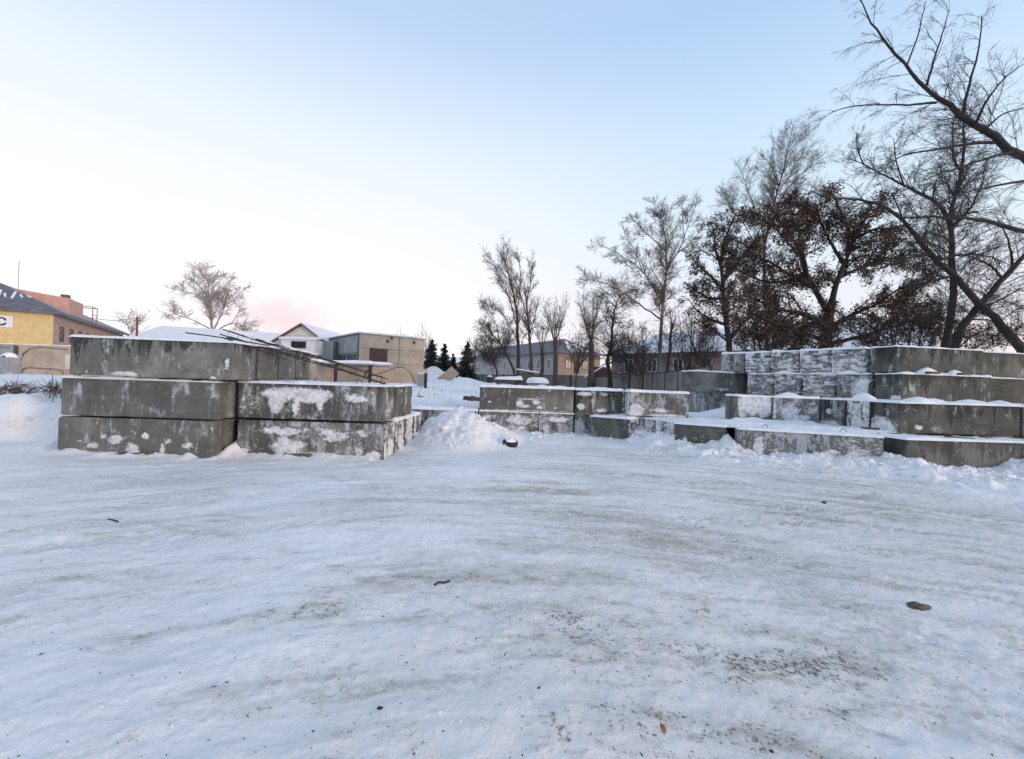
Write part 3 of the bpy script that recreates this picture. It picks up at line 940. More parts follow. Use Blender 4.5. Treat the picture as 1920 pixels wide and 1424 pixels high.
for k, (x, y, a) in enumerate(RK):
    cr = [dict(face='left', thick=.03, mode='scale', amount=[0, .25, .12, .22, .30][k] if k < 5 else 0)] if k else []
    if k == 5:
        cr = [dict(face='left', thick=.03, mode='drip', amount=-.35)]
    if k:
        cr.append(dict(face='front', thick=.03, mode='scale', amount=.15 if k < 5 else -.4))
    block(x + .0, y + .15, Z4 + .0, a + .6, 2.38, (0.12, 0.124, 0.108) if k == 0 else (0.14, 0.14, 0.128), .8, L4[k], GF, frost=60 if k else 5, snow=.034 if k == 0 else .055, loops=False, crusts=cr, W_=BW if k == 0 else .71)
block(10.82, 10.12, Z3, 8, 2.38, (0.14, 0.142, 0.125), .3, 'third course block at the right border, set back from the olive ones', GT, snow=.03, loops=False)
block(10.84, 10.14, Z4, 8, 2.38, (0.13, 0.13, 0.112), .4, 'top course block at the right border, slightly lower than the olive one', GF, snow=.03, loops=False)
# cores that carry the upper courses
HID = 'plain grey block inside the right stack behind its outer faces'
HG = 'inner blocks of the right hand stack'
for (xs, y, z) in (((6.90, 9.30), 8.14, Z1), ((6.05, 8.45), 8.77, Z1), ((4.98, 7.38, 9.78), 9.40, Z1), ((4.9, 7.3, 9.7), 10.03, Z1), ((4.5, 6.9, 9.3), 10.66, Z1), ((4.4, 6.8, 9.2), 11.29, Z1), ((4.4, 6.8, 9.2), 11.92, Z1),
                   ((4.6, 7.0, 9.4), 12.55, Z1), ((5.0, 7.4), 13.18, Z1), ((9.65,), 8.95, Z2), ((9.55,), 9.58, Z2), ((7.55, 9.95), 10.12, Z2), ((7.1, 9.5), 10.75, Z2), ((7.0, 9.4), 11.38, Z2), ((7.6,), 12.01, Z2), ((7.6,), 12.64, Z2)):
    for x in xs:
        block(x, y, z, 0, 2.36, (.15, .15, .14), .3, HID, HG, snow=0, loops=False, mesh=core)

# snow lying on the ledge behind the bottom course
nx, ny = 150, 170
U, V = np.meshgrid(np.linspace(2.2, 7.6, nx), np.linspace(8.2, 13.2, ny), indexing='ij')
front = np.interp(U, [2.2, 2.95, 3.3, 3.75, 4.1, 4.5, 6.5, 7.6], [10.9, 10.45, 10.55, 9.45, 9.15, 8.85, 8.3, 8.0])
t = 0.028 + 0.035 * fbm(U * 1.6, V * 1.6, 4, 71) + 0.02 * fbm(U * 6, V * 6, 3, 72)
t = np.where(V < front + .05, -.04, t) + 0.12 * np.exp(-((V - 9.85) / .12) ** 2) * np.clip(fbm(U * 2, V, 2, 73) + .1, 0, 1) * (U > 5)
t = t + .22 * np.exp(-((U - 5.9) / .5) ** 2 - ((V - 11.9) / .5) ** 2)
t = np.minimum(t, np.where((V - front) < .15, .02, 9))
o = link('ledge_snow', grid_mesh('ledge_snow', np.stack([U, V, .575 + t], -1), M_SNOW, t > -.03))
tag(o, kind='structure')


# ------------------------------------------------------------------ things lying on and by the stacks
def vbox(name, mat, parent, x0, x1, y0, y1, z0, z1, bevel=0.0):
    return MB().box(x0, x1, y0, y1, z0, z1).build(name, mat, parent, bevel)


def plank(px, py, Y, z, ln, deg, label, mat=M_WOOD, w=.10, th=.045, tilt=0.0):
    p = at(px, py, Y)
    o = MB().box(-ln / 2, ln / 2, -w / 2, w / 2, 0, th).build('plank', mat, None, .004, loc=(p.x, p.y, z if z is not None else p.z))
    o.rotation_euler = (0, tilt, rad(deg))
    return tag(o, label, 'plank', 'timber spacers among the blocks')


plank(558, 853, 6.98, .015, .42, -3, 'dark plank lying in the snow before the smeared lowest block')
plank(245, 849, 6.60, .02, .30, 2, 'short dark plank under the lowest left block')
plank(1749, 700, 9.36, 1.782, .28, 8, 'stubby dark plank end poking out below the highest olive block', th=.05)
plank(1806, 700, 9.44, 1.782, .22, 8, 'second smaller plank end to the right under the highest olive block')
plank(1800, 826, 7.85, .55, .42, -14, 'brown plank sticking out over the dark lower right block', tilt=.05)
plank(1868, 822, 8.1, .575, .6, 6, 'long thin plank wedged beneath the right mottled block')
plank(1636, 806, 8.66, .60, .34, -14, 'dark board lying in ledge snow below the white pillar')

# rusty lattice girder leaning from the third course down to the second
A = Vector((-4.80, 7.32, 1.975))
B = Vector((-2.14, 7.42, 1.26))
ax = (B - A).normalized()
sidev = ax.cross(Vector((0, 0, 1))).normalized()
upv = sidev.cross(ax).normalized()
g = thing('steel_girder', 'rusty lattice girder of thin rods sloping down across the left stack', 'steel girder', A)
for sx, sz in ((-.13, -.045), (.13, -.045), (-.13, .045), (.13, .045)):
    pts = []
    for i in range(9):
        t_ = i / 8
        pts.append(ax * (t_ * (B - A).length + random.uniform(-.02, .02)) + sidev * sx + upv * (sz + .012 * math.sin(t_ * 7 + sx * 20)))
    MB().tube(pts, .0105, 6).build('rod', M_RUST, g, smooth=True)
ln = (B - A).length
for i in range(12):
    c = ax * (ln * (i + .5) / 12)
    q = [c + sidev * sx + upv * sz for sx, sz in ((-.14, -.055), (.14, -.055), (.14, .055), (-.14, .055), (-.14, -.055))]
    MB().tube(q, .006, 5).build('stirrup', M_RUST, g)
mb = MB()
for (t0, t1, s) in ((.0, .28, -.13), (.03, .2, .12), (.3, .42, -.12)):
    mb.tube([ax * (ln * (t0 + (t1 - t0) * i / 5)) + sidev * (s + random.uniform(-.02, .02)) + upv * (.062 + .008 * math.sin(i)) for i in range(6)], [.006, .02, .026, .024, .018, .005], 6)
mb.build('snow_strip', M_SNOW, g, smooth=True)
for (p0, p1, lab) in (((-5.25, 7.0, 1.93), (-3.95, 7.08, 1.78), 'loose thin rod lying flat on the top left block'),
                      ((-4.6, 6.9, 1.865), (-3.6, 6.94, 1.56), 'snow-dusted loose rod jutting past the top left block below the girder')):
    p0, p1 = Vector(p0), Vector(p1)
    o = MB().tube([(p1 - p0) * (i / 4) + Vector((0, 0, .01 * math.sin(i))) for i in range(5)], .011, 6).build('steel_rod', M_RUST, None, smooth=True, loc=p0)
    tag(o, lab, 'steel rod', 'loose reinforcing rods')

# tyre half sunk in the snow
M_RUB = simple('black_rubber', (0.012, 0.012, 0.013), .75, .3, 8, .2)
p = at(957, 828, 8.75)
tz = gz(p.x, p.y)
ty = thing('tyre', 'small black tyre half sunk in the snow by the heap', 'tyre', (p.x, p.y, tz + .03))
R, r = .115, .045
V_, Q_ = [], []
for i in range(28):
    a = 2 * math.pi * i / 28
    for j in range(10):
        b_ = 2 * math.pi * j / 10
        rr = R + r * .9 * math.cos(b_)
        V_.append((rr * math.cos(a), rr * math.sin(a), r * 1.25 * math.copysign(abs(math.sin(b_)) ** .7, math.sin(b_)) + (.004 if (i % 2 and j in (0, 1, 9)) else 0)))
        Q_.append((i * 10 + j, ((i + 1) % 28) * 10 + j, ((i + 1) % 28) * 10 + (j + 1) % 10, i * 10 + (j + 1) % 10))
t_ = link('tread', mesh_np('tread', np.array(V_), np.array(Q_), M_RUB), ty)
U, V = np.meshgrid(np.linspace(-.14, .14, 24), np.linspace(-.14, .14, 24), indexing='ij')
q = np.hypot(U, V) / .125 + .35 * fbm(U * 14, V * 14, 3, 5)
h = .075 * np.sqrt(np.clip(1 - q, 0, 1)) + .028 - .05 * (q > 1)
s_ = link('snow_cap', grid_mesh('snow_cap', np.stack([U, V, h], -1), M_SNOW, q < 1.1), ty)
ty.rotation_euler = (rad(15), rad(8), 0)


# ------------------------------------------------------------------ buildings
def bmat(name, c, **k):
    return simple(name, c, **k)


M_YEL = simple('yellow_render', (0.62, 0.47, 0.22), .9, .10, 2, .15, streak=.12)
M_PINKW = simple('pinkish_render', (0.42, 0.30, 0.25), .9, .15, 2, .15, streak=.2)
M_SLATE = simple('slate_grey_roof', (0.135, 0.14, 0.165), .8, .2, 1.5, .2)
M_SLATEL = simple('pale_grey_roof', (0.34, 0.31, 0.33), .8, .15, 1.5, .2)
M_ORANGE = simple('sunlit_dormer_orange_foot', (0.52, 0.30, 0.24), .7, .12, 2, .1)  # dormer's orange is warm sunlight put in its colour; post foot is orange itself
M_SIGN = simple('white_sign_board', (0.72, 0.73, 0.75), .6, .05, 2, 0)
M_LETTER = simple('dark_sign_letter', (0.03, 0.035, 0.05), .6, .1, 3, 0)
M_WIN = simple('dark_window_glass', (0.035, 0.04, 0.05), .25, .3, 2, 0)
M_BROWN = simple('brown_window_frame', (0.17, 0.075, 0.055), .7, .2, 4, 0)
M_PANEL = simple('beige_concrete_panel', (0.40, 0.335, 0.275), .9, .15, 1.2, .2, streak=.25)
M_PANELG = simple('grey_wall_panel', (0.30, 0.31, 0.31), .9, .15, 1.2, .2, streak=.3)
M_BROWNG = simple('brownish_rib', (0.22, 0.175, 0.145), .9, .2, 2, .1)
M_MAROON = simple('maroon_gate', (0.075, 0.040, 0.038), .7, .25, 2, .1, streak=.4)
M_CREAM = simple('cream_siding', (0.66, 0.61, 0.53), .8, .08, 2, .1, streak=.1)
M_WHITE = simple('white_siding', (0.74, 0.74, 0.74), .8, .06, 2, .1)
M_PLAST = simple('beige_plaster_wall', (0.44, 0.36, 0.28), .9, .15, 1.0, .2, streak=.3)
M_GREYST = simple('light_grey_paint', (0.30, 0.31, 0.33), .6, .15, 3, .1, streak=.3)
M_RED = simple('red_spray_paint', (0.55, 0.16, 0.12), .8, .2, 6, 0)
M_FPAN = simple('grey_fence_sheet', (0.215, 0.205, 0.195), .85, .2, 0.8, .2, streak=.25)
M_FDARK = simple('dark_fence_sheet', (0.12, 0.12, 0.125), .85, .2, 0.8, .2, streak=.25)
M_PEACH = simple('peach_render', (0.29, 0.21, 0.165), .9, .12, 1.5, .15, streak=.2)
M_OFFW = simple('dull_white_render', (0.36, 0.34, 0.335), .9, .12, 1.0, .15, streak=.25)
M_BRICKY = simple('greyish_brick_wall', (0.30, 0.24, 0.22), .9, .2, 1.0, .2, streak=.2)


def window(parent, x, y, z, w, h, nrm, frame_m, glass_m=M_WIN, mull=1, label=None):
    """a window lying in a wall plane; nrm 'y-' (front wall), 'x+' or 'x-' (side walls)"""
    t = .07

    def bx(mb, a0, a1, z0, z1, d0, d1):
        if nrm == 'y-':
            mb.box(x + a0, x + a1, y - d1, y - d0, z + z0, z + z1)
        elif nrm == 'x+':
            mb.box(x + d0, x + d1, y + a0, y + a1, z + z0, z + z1)
        else:
            mb.box(x - d1, x - d0, y + a0, y + a1, z + z0, z + z1)
    mb = MB()
    bx(mb, 0, t, 0, h, .0, .09)
    bx(mb, w - t, w, 0, h, .0, .09)
    bx(mb, t, w - t, 0, t, .0, .09)
    bx(mb, t, w - t, h - t, h, .0, .09)
    for i in range(mull):
        c = w * (i + 1) / (mull + 1)
        bx(mb, c - .03, c + .03, t, h - t, .0, .07)
    f = mb.build('window', frame_m, parent)
    mb = MB()
    bx(mb, t, w - t, t, h - t, .01, .04)
    mb.build('pane', glass_m, f)
    if label:
        f['label'] = label
    return f


# --- yellow hip-roofed building, far left
C0 = Vector((-52.7, 50.0, 0.0))
yb_ = thing('yellow_building', 'two-storey yellow building with slate hip roof and dormer tinted with warm sunlight beyond the concrete fence', 'building', C0, math.atan2(.52, .85))
LW, LD, EZ, RZ = 13.0, 34.0, 7.5, 11.0      # local x runs to the left along -x, y runs back
MB().box(-LW, 0, 0, .3, .4, EZ).build('front_wall', M_YEL, yb_)
MB().box(-.3, 0, .302, LD, .4, EZ).build('side_wall', M_PINKW, yb_)
vbox('back_wall', M_PINKW, yb_, -LW, -.302, LD - .3, LD - .002, .4, EZ)
mb = MB()
mb.box(-.02, .06, .2, LD, EZ - 1.1, EZ - .95)
mb.box(-.02, .06, .2, LD, 3.55, 3.75)
mb.build('string_course', M_PINKW, yb_)
ov = .8
e = [(-LW - ov, -ov, EZ), (ov, -ov, EZ), (ov, LD + ov, EZ), (-LW - ov, LD + ov, EZ)]
r0, r1 = (-LW / 2, LW / 2, RZ), (-LW / 2, LD - LW / 2, RZ)
MB().slab([e[0], e[1], (r0[0] + .01, r0[1], RZ), (r0[0] - .01, r0[1], RZ)], (0, -1, 1.5), .15).build('hip_roof', M_SLATE, yb_)
MB().slab([e[1], e[2], r1, r0], (1, 0, 1.6), .16).build('side_roof', M_SLATEL, yb_)
MB().slab([e[3], e[0], r0, r1], (-1, 0, 1.6), .16).build('rear_roof', M_SLATEL, yb_)
mb = MB()
mb.box(-LW - ov, ov, -ov - .02, -ov + .1, EZ - .22, EZ + .06)
mb.box(ov - .1, ov + .02, -ov + .1, LD, EZ - .22, EZ + .06)
mb.build('eaves_board', M_SLATE, yb_)
mb = MB()
for i in range(7):
    f0, f1 = random.uniform(.34, .46), random.uniform(.5, .74)
    xx = -LW / 2 + 3.6 - i * .62 + .2
    ys0, ys1 = -ov + f0 * (LW / 2 + ov), -ov + f1 * (LW / 2 + ov)
    if abs(xx + LW / 2) > (LW / 2 + ov) * (1 - f1) * .95:
        f1 = max(f0 + .05, 1 - abs(xx + LW / 2) / ((LW / 2 + ov) * .95))
        ys1 = -ov + f1 * (LW / 2 + ov)
    zs0, zs1 = EZ + f0 * (RZ - EZ), EZ + f1 * (RZ - EZ)
    mb.slab([(xx, ys0, zs0 + .12), (xx + .2, ys0, zs0 + .12), (xx + .2 - .35, ys1, zs1 + .12), (xx - .35, ys1, zs1 + .12)], (0, -1, 2), .14)
mb.build('roof_snow', M_SNOW, yb_)['kind'] = 'stuff'
for k in range(9):
    window(yb_, .0, 2.2 + 3.4 * k, 4.35, 1.3, 1.75, 'x+', M_BROWN, mull=1)
# dormer on the side slope
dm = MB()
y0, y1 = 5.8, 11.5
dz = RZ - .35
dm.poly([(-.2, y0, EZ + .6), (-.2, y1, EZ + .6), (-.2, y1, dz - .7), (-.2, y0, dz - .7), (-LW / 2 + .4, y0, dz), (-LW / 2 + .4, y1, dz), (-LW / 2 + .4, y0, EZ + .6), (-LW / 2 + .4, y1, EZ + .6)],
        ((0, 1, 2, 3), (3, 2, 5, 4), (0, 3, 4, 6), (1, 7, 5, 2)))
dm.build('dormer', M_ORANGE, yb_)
vbox('chimney', M_BROWN, yb_, -2.6, -1.8, 12.0, 12.8, EZ + 1.2, RZ + .1)
mb = MB()
for yy in (13.6, 15.8):
    mb.tube([(.3, yy, EZ + .3), (.3, yy, EZ + 2.4)], .05, 5)
    mb.tube([(-1.6, yy, EZ + .9), (-1.6, yy, EZ + 2.4)], .05, 5)
    mb.tube([(.3, yy, EZ + 2.4), (-1.6, yy, EZ + 2.4)], .05, 5)
mb.tube([(.3, 13.6, EZ + 2.4), (.3, 15.8, EZ + 2.4)], .05, 5)
mb.tube([(.3, 13.6, EZ + 1.3), (.3, 15.8, EZ + 1.3)], .05, 5)
mb.build('roof_hatch_frame', M_BROWN, yb_)
mb = MB()
mb.tube([(-LW / 2 + 1.6, 6.6, RZ - .8), (-LW / 2 + 1.6, 6.6, RZ + 3.0)], .035, 5)
mb.build('aerial', M_GREYST, yb_)
# sign with the last letter of its word in view
sg = MB().box(-7.2, -3.12, -.10, -.02, 5.45, 6.75).build('sign_board', M_SIGN, yb_)
fc = bpy.data.curves.new('sign_letter', 'FONT')
fc.body = '\u0421'
fc.size = 1.15
fc.extrude = .02
fc.offset = .035
fo = bpy.data.objects.new('tmp_letter', fc)
COL.objects.link(fo)
dg = bpy.context.evaluated_depsgraph_get()
lm = bpy.data.meshes.new_from_object(fo.evaluated_get(dg))
bpy.data.objects.remove(fo)
lm.materials.clear()
lm.materials.append(M_LETTER)
lo = link('sign_letter', lm, sg, (-4.42, -.122, 5.66))
lo.rotation_euler = (rad(90), 0, 0)

# --- concrete panel fence in front of it
fl = thing('concrete_fence', 'beige concrete panel fence in front of the yellow building', 'fence', at(30, 700, 33), 0)
fb = at(30, 700, 33)
xs = [at(-210, 690, 33).x - fb.x, at(-85, 690, 33).x - fb.x, 0.0, at(135, 690, 33).x - fb.x + .2, at(260, 690, 34).x - fb.x, at(385, 690, 34).x - fb.x, at(500, 690, 34).x - fb.x, at(610, 690, 34).x - fb.x]
for i in range(7):
    w0, w1 = xs[i] + .18, xs[i + 1] - .18
    pn = MB().box(w0, w1, -.08, .08, -.4, 2.15).build('panel', M_PLAST if i >= 2 else M_PANELG, fl, .02)
    mb = MB()
    arc = [(w0 + .25, -.1, 0.0), (w0 + .25, -.1, .9), (w0 + .45, -.1, 1.5), (w0 + .95, -.1, 1.9), (w0 + 1.7, -.1, 2.02), (w1 - .3, -.1, 1.9)]
    mb.tube(arc, .045, 5)
    arc2 = [(w0 + .35, -.1, 0.0), (w0 + .5, -.1, .35), (w0 + .9, -.1, .45), (w1 - 1.1, -.1, .38), (w1 - .7, -.1, .3), (w1 - .45, -.1, -.1)]
    mb.tube(arc2, .045, 5)
    mb.build('moulding', M_BROWNG, pn, smooth=True)
for x in xs:
    MB().box(x - .13, x + .13, -.12, .12, -.5, 2.1).build('post', M_WOOD, fl, .01)
mb = MB()
for i in range(7):
    mb.tube([(xs[i] + .2 + (xs[i + 1] - xs[i] - .4) * k / 8, 0, 2.16 + .012 * ((k * 7) % 3)) for k in range(9)], .06, 6)
mb.build('snow_cap', M_SNOW, fl, smooth=True)

p = at(16, 700, 28)
cb = thing('utility_box', 'grey utility box with a snow hump on top by the concrete fence', 'utility box', (p.x, p.y, gz(p.x, p.y) - .1))
MB().box(-.45, .45, -.3, .3, 0, 1.2).build('body', M_GREYST, cb, .02)
MB().box(.0, .4, -.36, -.3, .1, .75).build('door', M_GREYST, cb, .01)
U, V = np.meshgrid(np.linspace(-.45, .45, 20), np.linspace(-.32, .32, 16), indexing='ij')
h = 1.2 + .32 * np.sqrt(np.clip(1 - (U / .44) ** 2 - (V / .34) ** 2, 0, 1)) - .01
link('snow_cap', grid_mesh('snow_cap', np.stack([U, V, h], -1), M_SNOW), cb)

# --- long snow-covered roof
a0, a1 = at(252, 640, 70), at(560, 640, 70)
lb = thing('long_building', 'long low building under one unbroken white snow roof', 'building', (a0.x, 70, 0), 0)
w = a1.x - a0.x
MB().box(.4, w, .5, 9, .3, 6.0).build('wall', M_OFFW, lb)
ez, rz_ = 6.0, at(258, 611, 74).z
P0 = [(-1.8, 0, ez), (w + 2, 0, ez - .9), (w + 2, 4.8, rz_ - .9), (.5, 4.8, rz_)]
MB().slab(P0, (0, -.35, 1), .25).build('roof', M_SNOW, lb)
MB().slab([(-1.8, 9.6, ez), (w + 2, 9.6, ez - .9), (w + 2, 4.8, rz_ - .9), (.5, 4.8, rz_)], (0, .35, 1), .25).build('rear_roof', M_SNOW, lb)
mb = MB()
mb.box(1.5, 10, -.35, .1, ez - .6, ez - .5)
mb.box(13, 26, -.35, .1, ez - 1.1, ez - 1.0)
mb.build('eaves_gutter', M_GREYST, lb)
for k in range(6):
    window(lb, 2 + 4 * k, .5, 3.2, 1.4, 1.5, 'y-', M_WHITE)

# --- house with a gable, white front room with a barred window
p = at(510, 700, 45)
q = at(612, 700, 45)
wh = thing('gabled_house', 'cream gabled house with white boxy porch and barred window', 'house', (p.x, 45, 0), 0)
w = q.x - p.x
ez, rz_ = at(510, 643, 45).z, at(567, 610, 45).z
xa = at(567, 610, 45).x - p.x
MB().poly([(0, 0, .4), (w, 0, .4), (w, 0, ez), (xa, 0, rz_), (0, 0, ez), (0, 9, .4), (w, 9, .4), (w, 9, ez), (xa, 9, rz_), (0, 9, ez)],
          ((0, 1, 2, 3, 4), (5, 9, 8, 7, 6), (0, 4, 9, 5), (1, 6, 7, 2))).build('wall', M_CREAM, wh)
mb = MB()
mb.slab([(-.35, -.4, ez - .22), (-.35, 9.3, ez - .22), (xa, 9.3, rz_ + .02), (xa, -.4, rz_ + .02)], (-.5, 0, 1), .12)
mb.slab([(w + .35, -.4, ez - .22), (w + .35, 9.3, ez - .22), (xa, 9.3, rz_ + .02), (xa, -.4, rz_ + .02)], (.5, 0, 1), .12)
rf = mb.build('roof', M_BROWN, wh)
mb = MB()
mb.slab([(-.3, -.3, ez - .04), (-.3, 9.2, ez - .04), (xa, 9.2, rz_ + .17), (xa, -.3, rz_ + .17)], (-.5, 0, 1), .08)
mb.slab([(w + .3, -.3, ez - .04), (w + .3, 9.2, ez - .04), (xa, 9.2, rz_ + .17), (xa, -.3, rz_ + .17)], (.5, 0, 1), .08)
mb.build('roof_snow', M_SNOW, rf)
MB().box(.3, w - .3, -.06, -.002, ez + .05, ez + .18).build('gable_trim', M_WHITE, wh)
MB().box(.9, w - .9, -.06, -.002, ez + .95, ez + 1.03).build('gable_trim', M_WHITE, wh)
x0, x1 = at(527, 650, 42).x - p.x, at(590, 650, 42).x - p.x
pz0, pz1 = .4, at(555, 636, 42).z
MB().box(x0, x1, -3, -.08, pz0, pz1).build('porch', M_WHITE, wh)
MB().slab([(x0 - .15, -3.2, pz1 - .05), (x1 + .15, -3.2, pz1 - .05), (x1 + .15, -.09, pz1 + .35), (x0 - .15, -.09, pz1 + .35)], (0, -.1, 1), .18).build('porch_roof', M_SNOW, wh)
wx0, wx1 = at(547, 646, 42).x - p.x, at(574, 646, 42).x - p.x
wz0, wz1 = at(560, 653, 42).z, at(560, 640.5, 42).z
wn = window(wh, wx0, -3, wz0, wx1 - wx0, wz1 - wz0, 'y-', M_BROWN, mull=2)
for i in range(11):
    xx = wx0 + (wx1 - wx0) * (i + .5) / 11
    MB().box(xx - .018, xx + .018, -3.14, -3.10, wz0, wz1).build('bar', M_DARKST, wn)
MB().box(w - .1, w + 1.1, -1.2, 2, .4, at(603, 640, 44).z).build('side_annex', M_PANELG, wh)

# --- grey panel building
C1 = Vector((at(674, 626, 40).x, 40, 0))
ht = at(674, 626, 40).z
gb = thing('panel_building', 'flat roofed beige panel building with a maroon gate and vents', 'building', C1, math.atan2(4.0, 4.9))
FW = 6.6
rows = [(.3, 2.65), (2.67, 4.0), (4.02, ht)]
cols = [(0, 3.9), (3.93, FW)]
gx0, gx1 = 1.0, 2.75
for (c0, c1) in cols:
    for (z0, z1) in rows:
        if c0 == 0 and z0 == rows[1][0]:
            for (q0, q1) in ((c0, gx0), (gx1, c1)):
                vbox('panel', M_PANEL, gb, q0 + (.012 if q0 else 0), q1 - .012, 0, .3, z0, z1, .012)
        else:
            vbox('panel', M_PANEL, gb, c0 + (.012 if c0 else 0), c1 - .012, 0, .3, z0, z1, .012)
vbox('gate', M_MAROON, gb, gx0, gx1, .06, .2, rows[1][0] - .02, rows[1][1])
for i in range(1, 4):
    vbox('gate_rib', M_MAROON, gb, gx0 + (gx1 - gx0) * i / 4 - .02, gx0 + (gx1 - gx0) * i / 4 + .02, .03, .06, rows[1][0], rows[1][1])
SDL = 15.0
for i in range(5):
    z0, z1 = 3.55, ht - .05
    vbox('panel', M_PANELG, gb, -.002, .25, .32 + 2.9 * i, .30 + 2.9 * (i + 1), z0, z1, .012)
    vbox('panel', M_PANELG, gb, -.002, .25, .32 + 2.9 * i, .30 + 2.9 * (i + 1), .3, 2.2, .012)
    f = window(gb, 0.02, .45 + 2.9 * i, 2.25, 2.5, 1.25, 'x-', M_GREYST, mull=2)
vbox('core_wall', M_PANELG, gb, .31, FW - .05, .32, 14.6, .3, ht - .1)
mb = MB()
mb.box(-.15, FW + .1, -.12, 14.9, ht, ht + .1)
mb.build('roof_slab', M_PANELG, gb)
U, V = np.meshgrid(np.linspace(-.1, FW + .05, 30), np.linspace(-.08, 14.8, 40), indexing='ij')
e = np.minimum(np.minimum(U + .1, FW + .05 - U), np.minimum(V + .08, 14.8 - V))
h = ht + .1 + .16 * np.clip(e / .15, 0, 1) ** .5 + .05 * fbm(U, V, 3, 61)
link('roof_snow', grid_mesh('roof_snow', np.stack([U, V, h], -1), M_SNOW), gb)
for xx, zz in ((2.6, 4.65), (5.35, 4.75), (3.0, 5.0)):
    vbox('vent', M_DARKST, gb, xx, xx + .22, -.05, -.002, zz, zz + .26)
vbox('downpipe', M_WOOD, gb, -.12, -.02, -.06, .04, .5, ht)

# --- garage with a snow roof, two posts
p = at(592, 715, 25)
q = at(694, 715, 25)
ga = thing('garage', 'low beige garage with sagging snow roof and two dark posts', 'garage', (p.x - .4, 25, 0), 0)
w = q.x - p.x + .4
gt = at(640, 681, 25).z
MB().box(0, w - .1, .9, 4.5, .3, gt - .08).build('wall', M_PLAST, ga)
MB().box(-.2, w + .05, 0, 4.6, gt - .07, gt + .02).build('roof', M_GREYST, ga)
U, V = np.meshgrid(np.linspace(-.2, w + .04, 60), np.linspace(0, 4.6, 60), indexing='ij')
e = np.minimum(np.minimum(U + .2, w + .04 - U), np.minimum(V, 4.6 - V))
h = gt + .02 + (.14 + .06 * fbm(U * 1.2, V, 3, 66)) * np.clip(e / .1, 0, 1) ** .5 + .10 * sstep(1, 4.6, V)
link('roof_snow', grid_mesh('roof_snow', np.stack([U, V, h], -1), M_SNOW), ga)
for px in (627, 692):
    xx = at(px, 700, 25).x - (p.x - .4)
    vbox('post', M_DARKST, ga, xx - .07, xx + .07, .1, .24, .3, gt - .08)
    vbox('bracket', M_DARKST, ga, xx - .13, xx + .13, .06, .28, gt - .16, gt - .08)
# red marks sprayed on the wall
xx = at(620, 700, 25.9).x - (p.x - .4)
mb = MB()
z0 = at(620, 712, 25.9).z
for (a, b, c, d) in ((-.16, -.13, 0, .62), (.02, .06, .12, .55), (.02, .22, .50, .55), (.16, .20, .30, .50), (.06, .20, .30, .34), (-.02, .03, .0, .18)):
    mb.box(xx + a, xx + b, .892, .899, z0 + c, z0 + d)
mb.build('paint_mark', M_RED, ga)
mb = MB()
for k in range(3):
    R_ = .22 - .03 * k
    mb.tube([(at(690, 700, 25).x - p.x + .4 + R_ * math.cos(t) + .03 * k, .02 - .02 * k, at(690, 702, 25).z + R_ * 1.15 * math.sin(t)) for t in np.linspace(0, 2 * math.pi, 20)], .018, 5)
co_ = mb.build('cable_coil', M_DARKST, None, smooth=True, loc=(p.x - .4, 25, 0))
tag(co_, 'coil of black cable hung on the right garage post', 'cable coil')

# --- plastered yard wall and the cable over it
p0, p1 = at(692, 712, 26.5), at(802, 715, 27.5)
yw_ = thing('yard_wall', 'plain beige yard wall right of the garage', 'wall', (p0.x, p0.y, 0), math.atan2(p1.y - p0.y, p1.x - p0.x))
w = (p1 - p0).xy.length
zt = at(740, 690, 27).z
vbox('panel', M_PLAST, yw_, 0, w * .5 - .01, 0, .15, .3, zt, .01)
vbox('panel', M_PLAST, yw_, w * .5 + .01, w, 0, .15, .3, zt - .02, .01)
mb = MB()
pts = [at(693, 706, 25.0), at(715, 700, 25.6), at(738, 690.5, 26.2), at(755, 689, 26.4), at(768, 697, 26.3), at(776, 712, 26.0), at(780, 724, 25.5)]
mb.tube(pts, .022, 5)
tag(mb.build('cable', M_DARKST, None, smooth=True), 'dark loose cable looping from the garage post over the yard wall', 'cable')

p = at(790, 721, 22)
cz = gz(p.x, p.y)
cb = thing('meter_cabinet', 'grey metal cabinet with snow cap beside a dark post, near the dumped snow', 'cabinet', (p.x, p.y, p.z - .1))
MB().box(-.2, .14, -.12, .18, 0, .62).build('body', M_GREYST, cb, .012)
MB().box(-.16, .1, -.135, -.12, .08, .56).build('door', M_GREYST, cb, .004)
MB().box(.16, .27, -.06, .06, -.1, .68).build('post', M_DARKST, cb)
mb = MB()
mb.box(-.2, .14, -.12, .18, .62, .68)
mb.build('snow_cap', M_SNOW, cb, .025)

# pole with a wire
p = at(256, 640, 60)
pl = thing('utility_pole', 'thin utility pole in front of the long snow roof', 'utility pole', (p.x, p.y, 0))
MB().tube([(0, 0, .5), (0, 0, at(256, 595, 60).z)], .13, 6).build('shaft', M_BROWN, pl)
MB().box(-.5, .5, -.06, .06, at(256, 603, 60).z, at(256, 603, 60).z + .12).build('crossarm', M_BROWN, pl)
w0, w1 = at(256, 597, 60), at(170, 596, 66)
mb = MB()
mb.tube([w0 + (w1 - w0) * (i / 8) - Vector((0, 0, .35 * math.sin(math.pi * i / 8))) for i in range(9)], .035, 4)
tag(mb.build('overhead_wire', M_DARKST, None), 'single wire strung from the thin pole to the yellow building', 'wire')

